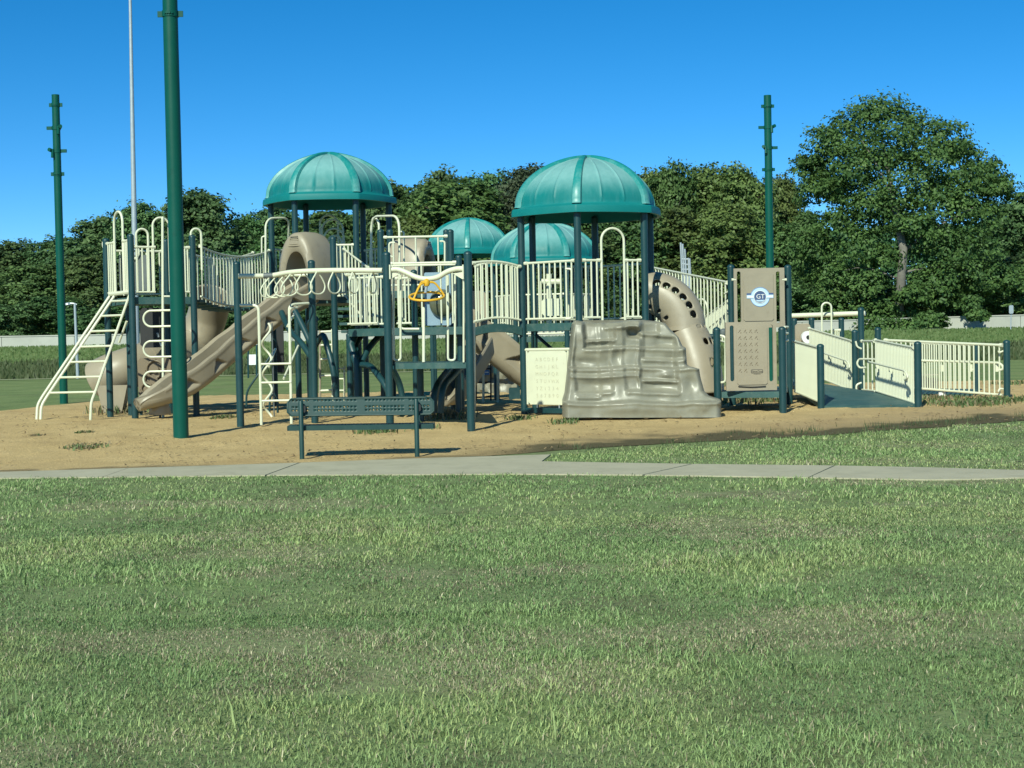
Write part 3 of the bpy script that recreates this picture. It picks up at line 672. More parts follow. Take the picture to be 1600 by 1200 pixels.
BUSH_AT = ['at the extreme left edge', 'left of the left green pole', 'touching the left green pole on its right', 'behind the upper rungs of the arched ladder', 'behind the thin grey light pole', 'behind the near green pole', 'behind the left end of the sagging bridge', 'behind the middle of the sagging bridge', 'behind the hood of the long log slide', 'left of the left dome tower posts', 'below the left dome roof', 'right of the left dome tower posts', 'behind the yellow spinner', 'behind the blue-grey bubble panel', 'behind the arched footbridge', 'below the farthest dome roof', 'behind the letter panel', 'below the right dome roof', 'behind the rock climber', 'right of the right dome tower posts', 'behind the upper elbow of the tube climber', 'behind the silver chime tubes', 'behind the badge panel', 'behind the right green pole', 'behind the cream overhead beam', 'left of the big tree trunk', 'right of the big tree trunk', 'behind the roadside sign']
for k, px in enumerate(range(-40, 1680, 62)):
    tree(px + random.uniform(-15, 15), 470 + random.uniform(-26, 14) - (px - 800) * 0.012, 84, 'shrub', 102 + random.uniform(-1, 2), 'low leafy bush above the wall, %s' % BUSH_AT[k], 'woodland_bush', 'bushes along the wall foot')
# dark mass of the wood behind
def wood_mass():
    n = 80000; yy = rng.uniform(128, 142, n); px = rng.uniform(-200, 1800, n)
    sk = np.interp(px, [-100, 0, 60, 110, 150, 200, 260, 300, 335, 352, 400, 430, 520, 610, 660, 720, 800, 840, 1010, 1050, 1160, 1205, 1240, 1290, 1560, 1600, 1700], [380, 380, 394, 382, 356, 336, 322, 315, 325, 350, 350, 342, 330, 304, 286, 282, 285, 276, 288, 276, 279, 290, 316, 345, 335, 322, 320]) + 14 + 14 * (fbm(px * 0.05, px * 0 + 2, 3) - 0.3)
    pj = sk + (535 - sk) * rng.random(n) ** 1.25
    xx = (px - 800) / F * yy; hz = 530 - (px - 800) * 0.0192; zz = np.maximum(1.6, 1.5 + (hz - pj) / F * yy)
    ce = np.stack([xx, yy, zz], 1); V = leaf_cards(ce, np.tile([0, -1.0, 0.3], (n, 1)), 0.26); C = np.ones((n, 4, 4)); C[:, :, 0] = (0.5 * rng.random(n))[:, None]
    o = link('woodland', np_mesh('woodland', V.reshape(-1, 3), np.arange(n * 4), np.arange(n) * 4, np.full(n, 4), M['leaf_dark'], False, C.reshape(-1, 4)))
    tagset(o, 'dark depth of the wood seen between the front trees', 'woodland', kind='stuff')
wood_mass()

# the big tree on the right, nearer than the wall
def big_tree():
    D = 102.0; x0 = P(1385, 530, D).x; zb = gz(x0, D)
    t = thing('big_tree', 'big spreading tree on the right whose lower boughs hang in front of the pale wall', 'tree', (x0, D, zb))
    def W(px, py, dy=0.0): p = P(px, py, D); return Vector((p.x, D + dy, p.z))
    r_ = random.Random(5); lob = []
    spec = [(1372, 182, 42, 0), (1335, 205, 40, 1), (1415, 200, 45, 1), (1290, 235, 40, -1), (1268, 262, 26, 0.5), (1462, 225, 42, -1), (1505, 240, 36, 1), (1380, 240, 55, -2), (1330, 270, 50, -2.5), (1440, 270, 52, -2.5), (1285, 300, 36, 0),
            (1500, 290, 44, -1), (1545, 270, 32, 1), (1560, 300, 30, 0), (1400, 310, 52, -3), (1345, 335, 44, -3), (1300, 355, 38, -1.5), (1465, 335, 48, -3), (1520, 345, 40, -1), (1275, 395, 40, 0), (1330, 395, 42, -3), (1398, 366, 34, -4.6), (1350, 260, 50, 3), (1420, 255, 50, 3), (1300, 290, 40, 2.5), (1480, 300, 46, 3), (1380, 330, 55, 3), (1530, 320, 40, 2), (1395, 468, 22, -4.8), (1360, 410, 30, -3.4),
            (1445, 395, 46, -3.6), (1505, 400, 44, -2.5), (1300, 440, 40, -2), (1338, 452, 36, -3), (1436, 448, 36, -3.2), (1470, 440, 42, -3.6), (1530, 440, 40, -2), (1290, 485, 34, -1.5), (1345, 500, 40, -2.5), (1392, 488, 24, -2.6), (1450, 470, 26, -3.8),
            (1510, 450, 26, -3.0), (1562, 448, 30, -2), (1330, 522, 32, -8.2), (1378, 520, 30, -8.5), (1400, 505, 20, -8.5), (1466, 498, 14, -8.5), (1462, 480, 14, -8.0), (1590, 440, 34, 0), (1420, 350, 46, 2), (1350, 300, 50, 2.5), (1480, 380, 46, 2.5), (1300, 420, 40, 3), (1240, 455, 34, 2), (1255, 500, 30, 1)]
    for px, py, rp, dy in spec:
        c = W(px, py, dy) - Vector((x0, D, zb)); r0 = rp * 1.12 * D / F; lob.append(((c.x, c.y, c.z), (r0, r0, r0 * r_.uniform(0.6, 0.8))))
    me = crown_mesh('crown', M['leaf_big'], lob, 1750, 0.118, shell=0.30, asp_on=False)
    link('crown', me, t)
    b = MB(); b.tube([W(1388, 540, -2), W(1387, 490, -3.0), W(1385, 440, -3.9), W(1386, 395, -4.2), W(1381, 340, -3.2), W(1384, 280, -1), W(1378, 220)], [0.36, 0.32, 0.29, 0.27, 0.22, 0.16, 0.07], 10)
    for lst, r0 in [([(1386, 400), (1440, 362), (1500, 330)], 0.12), ([(1386, 430), (1440, 421), (1490, 425)], 0.09), ([(1384, 440), (1335, 422), (1295, 428)], 0.08), ([(1380, 330), (1352, 268), (1330, 228)], 0.09)]:
        pts = [W(a, c, -3.6 + 0.3 * k) for k, (a, c) in enumerate(lst)]; b.tube(crom(pts, 4), [r0 * (1 - 0.8 * k / (4 * (len(pts) - 1))) for k in range(4 * (len(pts) - 1) + 1)], 6)
    b.build('trunk', M['bark_pale'], t)
big_tree()

def litter():
    n = 5200; xx = rng.uniform(-9.5, 11, n); f = sand_front(xx); yy = f + 0.05 + rng.random(n) ** 1.6 * 11; k = fbm(xx * 0.9 + 4, yy * 0.9, 3) > 0.40 + 0.2 * rng.random(n); xx, yy = xx[k], yy[k]; n = len(xx)
    zz = terrain(xx, yy) + 0.030; L_ = 0.012 + 0.035 * rng.random(n) ** 2; w = 0.004 + 0.007 * rng.random(n); a = rng.random(n) * 6.283
    dx, dy = np.cos(a) * L_, np.sin(a) * L_; bx, by = -np.sin(a) * w, np.cos(a) * w; V = np.zeros((n, 4, 3)); t = rng.uniform(-0.008, 0.02, n)
    V[:, 0] = np.stack([xx - dx - bx, yy - dy - by, zz], 1); V[:, 1] = np.stack([xx + dx - bx, yy + dy - by, zz + t], 1); V[:, 2] = np.stack([xx + dx + bx, yy + dy + by, zz + t + .004], 1); V[:, 3] = np.stack([xx - dx + bx, yy - dy + by, zz + .004], 1)
    u = rng.random(n)[:, None]; c = np.array((0.13, 0.095, 0.05)) * u + np.array((0.42, 0.30, 0.16)) * (1 - u); C = np.ones((n, 4, 4)); C[:, :, :3] = c[:, None]
    o = link('litter', np_mesh('litter', V.reshape(-1, 3), np.arange(n * 4), np.arange(n) * 4, np.full(n, 4), M['blade'], False, C.reshape(-1, 4)))
    tagset(o, 'scattered dark bits of bark and leaf litter on the sand', 'litter', kind='stuff')
litter()
# ------------------------------------------------------------------ playground parts
BAL = MB().tube([(0, 0, 0), (0, 0, 1)], 0.0155, 8, cap=False).mesh('baluster', M['cream'])
def baluster(parent, x, y, z0, z1):
    o_ = origin(parent); b = link('baluster', BAL, parent, Vector((x, y, z0)) - o_); b.scale = (1, 1, z1 - z0); return b
def post(t, x, y, ztop, r=0.06, z0=None, m='teal', name='post'):
    z0 = gz(x, y) - 0.15 if z0 is None else z0
    h = ztop - z0
    prof = [(r, 0), (r, h - r * 0.9)] + [(r * 1.06, h - r * 0.9 - 0.0), (r * 1.06, h - r * 0.75)] + [(r * 1.04 * math.cos(a), h - r * 0.75 + r * 0.75 * math.sin(a)) for a in np.linspace(0.05, 1.5, 6)]
    return MB().lathe((x, y, z0), prof, 18).build(name, M[m], t)
def rail(t, A, B, zb, zt, n, inset=0.07, name='guardrail', sag=0.0, midrail=None, steps=1, rr=0.021):
    """guard between XY points A and B; zb/zt = (z at A, z at B)"""
    A = Vector((A[0], A[1], 0)); B = Vector((B[0], B[1], 0)); d = (B - A); L = d.length; u = d / L
    def at(s, z): return A + u * s + Vector((0, 0, z))
    def zz(pair, f): return pair[0] * (1 - f) + pair[1] * f - sag * 4 * f * (1 - f)
    s0, s1 = inset, L - inset; N = 10 if sag else 1
    b = MB(); fr = [i / N for i in range(N + 1)]
    top = [at(s0 + (s1 - s0) * f, zz(zt, (s0 + (s1 - s0) * f) / L)) for f in fr]; bot = [at(s0 + (s1 - s0) * f, zz(zb, (s0 + (s1 - s0) * f) / L)) for f in fr]
    b.tube(top, rr, 8); ends = []
    for p_ in (top[0], top[-1]):
        s_ = u if p_ is top[0] else -u; b.tube([p_ - s_ * 0.015, p_ + s_ * 0.05], rr * 1.5, 8)
    g = b.build(name, M['cream'], t)
    MB().tube(bot, rr * 0.9, 8).build('bottom_rail', M['cream'], g)
    if midrail: MB().tube([at(s0 + (s1 - s0) * f, zz(zb, f) + midrail) for f in fr], rr * 0.9, 8).build('middle_rail', M['cream'], g)
    for k in range(n):
        f = (k + 0.5) / n; s = s0 + (s1 - s0) * f; p0 = at(s, zz(zb, s / L)); p1 = at(s, zz(zt, s / L)); baluster(g, p0.x, p0.y, p0.z, p1.z)
    return g
def hoop(t, A, B, z0, zt, name='handhold_arch', r=0.021, z1=None):
    A = Vector((A[0], A[1], z0)); B = Vector((B[0], B[1], z0 if z1 is None else z1)); w = (B - A); w.z = 0; h = w.length / 2; c = (A + B) / 2; u = w.normalized()
    pts = [A, Vector((A.x, A.y, zt - h))]
    for k in range(1, 12):
        a = math.pi * k / 12; pts.append(Vector((c.x, c.y, zt - h)) - u * h * math.cos(a) + Vector((0, 0, h * math.sin(a))))
    pts += [Vector((B.x, B.y, zt - h)), B]
    return MB().tube(pts, r, 8).build(name, M['cream'], t)
def tubes(t, name, lists, r, m='cream', seg=8):
    for l in lists: o = MB().tube(l, r, seg).build(name, M[m], t)
    return o

# cells with real round holes
def cell_grid(fn, nu, nv, holes, k=4, rad=0.36, wrap_v=False):
    """fn(u, v) in cell units -> point; cells in holes get a round opening"""
    idx = {}; V = []; Fs = []
    def vid(a, b):
        if wrap_v: b = b % (nv * k)
        if (a, b) not in idx: idx[(a, b)] = len(V); V.append(fn(a / k, b / k))
        return idx[(a, b)]
    for i in range(nu):
        for j in range(nv):
            if (i, j) in holes:
                ring = [(i * k + x, j * k) for x in range(k)] + [((i + 1) * k, j * k + x) for x in range(k)] + [((i + 1) * k - x, (j + 1) * k) for x in range(k)] + [(i * k, (j + 1) * k - x) for x in range(k)]
                o_ = [vid(*q) for q in ring]; c_ = []
                for n_, q in enumerate(ring):
                    a = math.atan2(q[1] / k - j - 0.5, q[0] / k - i - 0.5); c_.append(len(V)); V.append(fn(i + 0.5 + rad * math.cos(a), j + 0.5 + rad * math.sin(a)))
                for n_ in range(len(ring)):
                    m_ = (n_ + 1) % len(ring); Fs.append((o_[n_], o_[m_], c_[m_], c_[n_]))
            else:
                for x in range(k):
                    for y in range(k): Fs.append((vid(i * k + x, j * k + y), vid(i * k + x + 1, j * k + y), vid(i * k + x + 1, j * k + y + 1), vid(i * k + x, j * k + y + 1)))
    return V, Fs
def solid(o, th, off=-1):
    md = o.modifiers.new('thickness', 'SOLIDIFY'); md.thickness = th; md.offset = off; return o

# ---- dome roofs (one shape, shared)
def dome_meshes():
    nth, Rr = 360, 1.36
    def hexf(a):
        x = (math.degrees(a)) % 60 - 30; return 0.5 + 0.5 * math.cos(R(30)) / math.cos(R(x)) * 1.04
    prof = [(0.955, 0.0), (1.0, 0.0), (1.002, 0.06), (0.995, 0.115), (0.985, 0.128), (0.945, 0.140), (0.925, 0.155), (0.912, 0.18)]
    nd = 26
    for k in range(1, nd + 1):
        a = (math.pi / 2) * k / nd; prof.append((0.912 * math.cos(a) ** 1.18 if k < nd else 0.0, 0.18 + 0.86 * math.sin(a)))
    V, C, Fs = [], [], []
    for i, (r, z) in enumerate(prof):
        for k in range(nth):
            a = 2 * math.pi * k / nth; rr = r * Rr * (hexf(a) if r > 0.9 else (1 - (1 - hexf(a)) * (r / 0.912)))
            d = math.degrees(a) % 60; bump = 0
            if i > 7 and r > 0.02:
                for s in (20, 40): bump += 0.013 * math.exp(-((d - s) / 1.0) ** 2)
            V.append((math.sin(a) * (rr + bump), -math.cos(a) * (rr + bump), z + bump * 0.6))
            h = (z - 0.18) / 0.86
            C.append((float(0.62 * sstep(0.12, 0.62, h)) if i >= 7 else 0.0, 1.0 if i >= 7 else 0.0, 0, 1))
    for i in range(len(prof) - 1):
        for k in range(nth):
            k2 = (k + 1) % nth; Fs.append((i * nth + k, i * nth + k2, (i + 1) * nth + k2, (i + 1) * nth + k))
    n0 = len(V)   # inner shell (underside)
    inner = [(0.955, 0.0), (0.90, 0.10), (0.80, 0.40), (0.55, 0.75), (0.2, 0.95), (0.0, 0.97)]; n2 = 60
    for r, z in inner:
        for k in range(n2):
            a = 2 * math.pi * k / n2; V.append((math.sin(a) * r * Rr * hexf(a), -math.cos(a) * r * Rr * hexf(a), z + (0.001 if z == 0 else 0))); C.append((0, 0, 0, 1))
    for i in range(len(inner) - 1):
        for k in range(n2):
            k2 = (k + 1) % n2; Fs.append((n0 + i * n2 + k2, n0 + i * n2 + k, n0 + (i + 1) * n2 + k, n0 + (i + 1) * n2 + k2))
    L = [x for f in Fs for x in f]
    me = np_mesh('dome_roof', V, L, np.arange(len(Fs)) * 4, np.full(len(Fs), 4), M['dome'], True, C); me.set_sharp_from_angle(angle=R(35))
    # rib: raised band over each post
    rows = []
    for i, (r, z) in enumerate(prof):
        if i < 6: continue
        w = 0.085 * (0.45 + 0.55 * r / 0.912); lift = 0.055; row = []
        rr = r * Rr * (hexf(0) if r > 0.9 else (1 - (1 - hexf(0)) * (r / 0.912)))
        nx = math.sin((math.pi / 2) * max(0, (z - 0.18) / 0.9)); od = math.sqrt(max(0, 1 - nx * nx))
        for x, l in ((-1, -0.02), (-0.8, lift * 0.75), (-0.35, lift), (0.35, lift), (0.8, lift * 0.75), (1, -0.02)):
            row.append(Vector((x * w, -(rr + l * od), z + l * nx)))
        rows.append(row)
    rib = MB().grid(rows).mesh('rib', M['rib'])
    return me, rib
DOME, RIB = dome_meshes()
HUB = MB().lathe((0, 0, 1.02), [(0.10, 0), (0.10, 0.035), (0.07, 0.055), (0.0, 0.06)], 18).mesh('crown_hub', M['rib'])
def dome(t, cx, cy, z, phi):
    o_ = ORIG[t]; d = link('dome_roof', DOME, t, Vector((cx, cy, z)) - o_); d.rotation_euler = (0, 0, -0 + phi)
    for k in range(6):
        r_ = link('rib', RIB, d, None); r_.rotation_euler = (0, 0, R(60 * k))
    link('crown_hub', HUB, d)
    return d
def hexv(cx, cy, Rd, phi):
    return [Vector((cx + Rd * math.sin(phi + R(60 * k)), cy - Rd * math.cos(phi + R(60 * k)), 0)) for k in range(6)]
def deck(t, poly, z, th=0.13, name='deck', m='deck'):
    return MB().prism([Vector((p[0], p[1], z - th)) for p in poly], (0, 0, th)).build(name, M[m], t, smooth=False)
def hex_tower(label, cx, cy, Rd, phi, zd, zr, cat='play tower', skip=()):
    t = thing('dome_tower', label, cat, (cx, cy, gz(cx, cy)), 'dome roofed play towers'); v = hexv(cx, cy, Rd, phi)
    for k in range(6): post(t, v[k].x, v[k].y, zr + 0.13)
    c = Vector((cx, cy, 0)); deck(t, [c + (p - c) * 0.965 for p in v], zd)
    dome(t, cx, cy, zr, phi)   # hexagon vertices sit under the ribs
    return t, v

# NOTE rotation: a vertex at angle phi from the front lies at (sin phi, -cos phi) -> rotate about z by +phi
# ================================================================== right dome tower
p = P(919.5, 530, 27.0); T4c = (p.x, 27.0)
t4, v4 = hex_tower('largest and nearest teal dome on dark posts, beside the moulded rock climber', T4c[0], T4c[1], 1.226, R(-10), 1.76, 3.60)
rail(t4, v4[5], v4[0], (1.84, 1.84), (2.80, 2.80), 9, 0.08)
g = tubes(t4, 'hand_loop', [fillet([P(884, 420, 25.75), P(893, 420, 25.72), P(893, 498, 25.72), P(884, 498, 25.75)], 0.06)], 0.017)
d01 = (v4[1] - v4[0]); 
rail(t4, v4[0] + d01 * 0.03, v4[0] + d01 * 0.36, (1.84, 1.84), (2.80, 2.80), 3, 0.05)
rail(t4, v4[0] + d01 * 0.66, v4[1] - d01 * 0.03, (1.84, 1.84), (2.80, 2.80), 3, 0.05)
hoop(t4, v4[0] + d01 * 0.35, v4[0] + d01 * 0.69, 1.76, 3.34, 'entry_arch')
rail(t4, v4[2], v4[3], (1.84, 1.84), (2.80, 2.80), 8, 0.08)
rail(t4, v4[3], v4[4], (1.84, 1.84), (2.80, 2.80), 8, 0.08)
# gear/steering pedestal standing on the deck
tubes(t4, 'pedestal', [[P(858, 505, 26.9), P(858, 428, 26.9)], [P(846, 440, 26.9), P(876, 440, 26.9)]], 0.05)
MB().box(P(862, 480, 26.7), (0.34, 0.03, 0.30), bev=0.04).build('play_panel', M['cream'], t4)
# brace under deck
tubes(t4, 'under_brace', [[Vector((v4[4].x, v4[4].y, 1.6)), Vector((v4[0].x, v4[0].y + 0.5, 0.9))]], 0.03, 'teal')

# ================================================================== left dome tower
p = P(520, 530, 32.0); T2c = (p.x, 32.0)
t2, v2 = hex_tower('left teal dome on dark posts above the hooded log slide', T2c[0], T2c[1], 1.22, R(-28.5), 2.42, 4.36)
rail(t2, v2[0] + (v2[1] - v2[0]) * 0.60, v2[1], (2.5, 2.5), (3.46, 3.46), 5, 0.05)
rail(t2, v2[4], v2[5], (2.5, 2.5), (3.46, 3.46), 8); rail(t2, v2[3], v2[4], (2.5, 2.5), (3.46, 3.46), 8)
rail(t2, v2[2], v2[3], (2.5, 2.5), (3.46, 3.46), 8)
tubes(t2, 'entry_arch', [fillet([P(415, 470, 30.9), P(415, 341, 30.9), P(452, 340, 31.4), P(450, 392, 31.9)], 0.22)], 0.022)
tubes(t2, 'hand_loop', [fillet([P(409, 395, 31.0), P(409, 370, 31.0), P(415, 369, 31.0)], 0.06)], 0.017)
for k, (a, c, top) in enumerate([(501, 529, 336), (504, 537, 343), (507, 538, 357), (513, 534, 368)]):
    A = P(a, 400, 33.1 - 0.2 * k); B = P(c, 400, 33.1 - 0.2 * k); hoop(t2, A, B, 2.5, Z((a + c) / 2, top, 33.1 - 0.2 * k), 'handhold_arch')
# stair handrails running down to the middle deck
for dy in (0.0, 0.55):
    A = P(537, 389, 30.9 + dy); B = P(575, 418, 28.6 + dy)
    rail(t2, A, B, (2.45, 1.80), (A.z, B.z), 7, 0.02, 'stair_rail')
b = MB()
for k in range(5):
    a = P(548 + 6 * k, 500, 30.4 - 0.42 * k); b.box((a.x, a.y, 2.30 - 0.15 * k), (0.9, 0.40, 0.05))
b.build('stair_treads', M['deck'], t2, smooth=False)
tubes(t2, 'entry_arch', [fillet([P(580, 440, 29.4), P(580, 338, 29.4), P(624, 337, 28.3), P(624, 520, 28.0)], 0.3), fillet([P(580, 360, 29.4), P(583, 338, 29.4), P(592, 346, 29.3), P(593, 400, 29.3)], 0.12)], 0.022)

# ================================================================== rear dome towers
p = P(853, 530, 37.6); T6c = (p.x, 37.6)
t6, v6 = hex_tower('rear teal dome seen through the posts of the right dome tower', T6c[0], T6c[1], 1.226, R(23), 1.55, 3.28)
for k in range(6): rail(t6, v6[k], v6[(k + 1) % 6], (1.62, 1.62), (2.55, 2.55), 7)
p = P(735, 530, 44.0); T7c = (p.x, 44.0)
t7, v7 = hex_tower('farthest teal dome, between the yellow spinner and the right dome tower', T7c[0], T7c[1], 1.226, R(0), 1.9, 3.90)
for k in (1, 2, 3, 4, 5): rail(t7, v7[k], v7[(k + 1) % 6], (1.98, 1.98), (2.9, 2.9), 6)
MB().box((T7c[0], T7c[1] - 0.9, 2.4), (0.95, 0.06, 0.95), bev=0.08).build('play_panel', M['tan'], t7)

# ================================================================== first tower (left, no roof)
D1 = 27.7
pB = P(211, 640, D1); pC = P(307, 640, D1 + 0.55); ex = Vector((pC.x - pB.x, pC.y - pB.y, 0)); ey = Vector((-0.70, 0.97, 0))
B1, C1 = Vector((pB.x, pB.y, 0)), Vector((pC.x, pC.y, 0)); A1, E1 = B1 + ey, C1 + ey
t1 = thing('ladder_tower', 'roofless high play tower at the left end with arched ladder and loop pole', 'play tower', (B1.x + 0.5, B1.y + 0.5, gz(B1.x, B1.y)))
ztop1 = Z(211, 365, D1); zd1 = Z(211, 464, D1)
for q in (A1, B1, C1, E1): post(t1, q.x, q.y, ztop1)
post(t1, A1.x + 0.33, A1.y + 0.25, zd1 - 0.02)
cc = (A1 + C1) / 2
deck(t1, [cc + (q - cc) * 0.95 for q in (B1, C1, E1, A1)], zd1)
zr1 = Z(250, 386, D1 + 0.2); zb1 = zd1 + 0.09
rail(t1, B1, B1 + ex * 0.44, (zb1, zb1), (zr1, zr1), 4, 0.07)
rail(t1, B1 + ex * 0.70, C1, (zb1, zb1), (zr1, zr1), 4, 0.07)
hoop(t1, B1 + ex * 0.09, B1 + ex * 0.28, zb1, Z(226, 357, D1))
hoop(t1, B1 + ex * 0.36, B1 + ex * 0.62, zb1, Z(254, 338, D1), 'entry_arch')
hoop(t1, B1 + ex * 0.98, B1 + ex * 1.15, zb1 + 0.4, Z(312, 356, D1 + .4))
# ladder side guards with the arch between them
zrl = Z(190, 378, D1 + 0.5)
rail(t1, A1, A1 + (B1 - A1) * 0.40, (zb1 + .02, zb1 + .02), (zrl, zrl), 4, 0.06)
rail(t1, A1 + (B1 - A1) * 0.66, B1, (zb1 + .02, zb1 + .02), (zrl, zrl), 4, 0.06)
hoop(t1, A1 + (B1 - A1) * 0.36, A1 + (B1 - A1) * 0.70, zb1 - 0.05, Z(187, 331, D1 + .5), 'entry_arch', 0.023)
tubes(t1, 'hand_loop', [fillet([P(165, 374, 28.9), P(160, 379, 28.9), P(161, 386, 28.9), P(166, 398, 28.9)], 0.1)], 0.017)
rail(t1, A1, E1, (zb1, zb1), (zr1, zr1), 8)
MB().box((A1 + E1) / 2 + Vector((0.0, -0.09, zb1 + 0.40)), (0.62, 0.035, 0.66), bev=0.07).build('play_panel', M['slate'], t1)
tubes(t1, 'panel_ring', [[(A1 + E1) / 2 + Vector((-0.05 + 0.13 * math.cos(a), -0.13, zb1 + 0.78 + 0.13 * math.sin(a))) for a in np.linspace(0, 6.28, 20)]], 0.025)

# loop pole standing in front of the tower
pp = P(254, 640, D1 + 0.08); lt = thing('loop_pole', 'cream climbing pole with wide sideways loops in front of the left ladder tower', 'climbing pole', (pp.x, pp.y, gz(pp.x, pp.y)))
DL = D1 + 0.08
tubes(lt, 'pole', [fillet([P(255, 660, DL), P(254, 339, DL), P(256, 345, D1 + 0.3)], 0.05)], 0.024)
for y0, y1 in ((485, 510), (532.5, 557.5), (580, 605)):
    A = P(254, y0, DL); Bq = P(254, y1, DL); wl = 0.30; wr = 0.30
    for s in (1,):
        rr = (A.z - Bq.z) / 2; pts = []
        mz = (A.z + Bq.z) / 2
        for k in range(41):
            a = 2 * math.pi * k / 40; sx_ = math.cos(a); pts.append(Vector((A.x + (0.20 if sx_ > 0 else -0.20) + rr * sx_, A.y - 0.015, mz + rr * math.sin(a))))
        b = MB(); b.tube(pts[:-1], 0.019, 8, closed=True); b.build('loop', M['cream'], lt)
tubes(lt, 'top_bracket', [[P(254, 463, DL), P(268, 463, D1 + .1)]], 0.016)

# arched ladder
pl = P(100, 655, 27.9); al = thing('arched_ladder', 'wide sloping cream ladder with seven rungs leaning on the left tower', 'ladder', (pl.x, pl.y, gz(pl.x, pl.y)))
Lp = [(174, 459, 28.5), (66, 620, 28.0), (58.5, 633, 27.95), (57.5, 656, 27.9)]; Lp2 = [(181, 459, 28.35), (73, 620, 27.9), (64.5, 634, 27.85), (63.5, 656, 27.8)]; Rp = [(204, 457, 27.75), (149, 612, 27.65), (142.5, 628, 27.6), (141.5, 657, 27.6)]
def curve3(l): return fillet([P(*q) for q in l], 0.14)
for l in (Lp, Lp2, Rp): tubes(al, 'side_rail', [curve3(l)], 0.026)
def onr(l, y):
    for a, c in zip(l, l[1:]):
        if a[1] <= y <= c[1]:
            f = (y - a[1]) / (c[1] - a[1]); return P(a[0] + (c[0] - a[0]) * f, y, a[2] + (c[2] - a[2]) * f)
for y in (470, 493, 517, 541, 565, 589, 613): tubes(al, 'rung', [[onr(Lp2, y + 0.8), onr(Rp, y - 0.6)]], 0.020)
tubes(al, 'top_plate', [[P(172, 460, 28.5), P(206, 456, 27.75)]], 0.04)
tubes(al, 'strut', [[P(198, 502, 28.4), P(186, 535, 28.6)]], 0.022, 'cream')

# gear panel under the tower
gp = thing('gear_panel', 'brown panel with round gears under the left ladder tower', 'play panel', (P(242, 640, 29.0).x, 29.0, gz(P(242, 640, 29).x, 29)))
q = P(242, 590, 29.0); MB().box((q.x, 29.0, q.z), (0.62, 0.05, 0.74), bev=0.05).build('panel', M['tandark'], gp)
for dx, dz, rr in ((0.02, 0.16, 0.16), (0.0, -0.06, 0.18), (-0.15, -0.2, 0.10), (0.18, -0.2, 0.1)):
    b = MB(); c_ = Vector((q.x + dx, 28.95, q.z + dz)); b.tube([c_ + Vector((rr * math.cos(a), 0, rr * math.sin(a))) for a in np.linspace(0, 6.28, 24)[:-1]], 0.02, 8, closed=True)
    b.tube([c_ + Vector((0, .03, 0)), c_ + Vector((0, -.03, 0))], rr * 0.45, 14)
    for k in range(8): a = k * 0.785; b.box(c_ + Vector((rr * 1.12 * math.cos(a), 0, rr * 1.12 * math.sin(a))), (0.035, 0.04, 0.035))
    b.build('gear', M['tandark'], gp)
tubes(gp, 'leg', [[Vector((q.x - 0.28, 29.03, q.z - 0.36)), Vector((q.x - 0.28, 29.03, gz(q.x, 29) - .1))], [Vector((q.x + 0.28, 29.03, q.z - 0.36)), Vector((q.x + 0.28, 29.03, gz(q.x, 29) - .1))]], 0.03, 'teal')

# ---- tube slide at the far left
def tube_shell(t, name, pts, rad, m, seg=28, th=0.03, flare=None):
    b = MB(); b.tube(pts, rad, seg, cap=False); return solid(b.build(name, M[m], t), th, 0)
ts = thing('tube_slide', 'tan tube slide curling out under the left ladder tower', 'slide', (P(190, 640, 29.6).x, 29.6, gz(P(190, 640, 29.6).x, 29.6)))
cpts = crom([P(330, 462, 32.0), P(322, 500, 32.3), P(300, 540, 32.2), P(262, 560, 31.6), P(228, 567, 31.0), P(196, 577, 30.7), P(172, 586, 30.65), P(152, 596, 30.7)], 7)
n_ = len(cpts); tube_shell(ts, 'tube', cpts, [0.40 + 0.03 * math.exp(-((i - n_ * 0.52) / 1.2) ** 2) for i in range(n_ - 1)] + [0.36], 'tan')
tubes(ts, 'seam_flange', [[cpts[i] + (cpts[i + 1] - cpts[i]).normalized() * d_ for d_ in (-0.02, 0.02)] for i in (14, 28)], 0.425, 'tan', 28)
for fx, sz in ((178, 0.3),):
    q = P(fx, 618, 29.9); MB().prism([Vector((q.x - 0.17, 29.75, gz(q.x, 29.8) - .02)), Vector((q.x + 0.17, 29.75, gz(q.x, 29.8) - .02)), Vector((q.x + 0.30, 29.75, q.z + 0.2)), Vector((q.x - 0.30, 29.75, q.z + 0.2))], (0, 0.3, 0)).build('foot', M['tan'], ts, smooth=False)
q = P(240, 610, 31.0); tubes(ts, 'support', [[Vector((q.x, 31.0, q.z + 0.2)), Vector((q.x, 31.0, gz(q.x, 31) - .1))]], 0.045, 'teal')

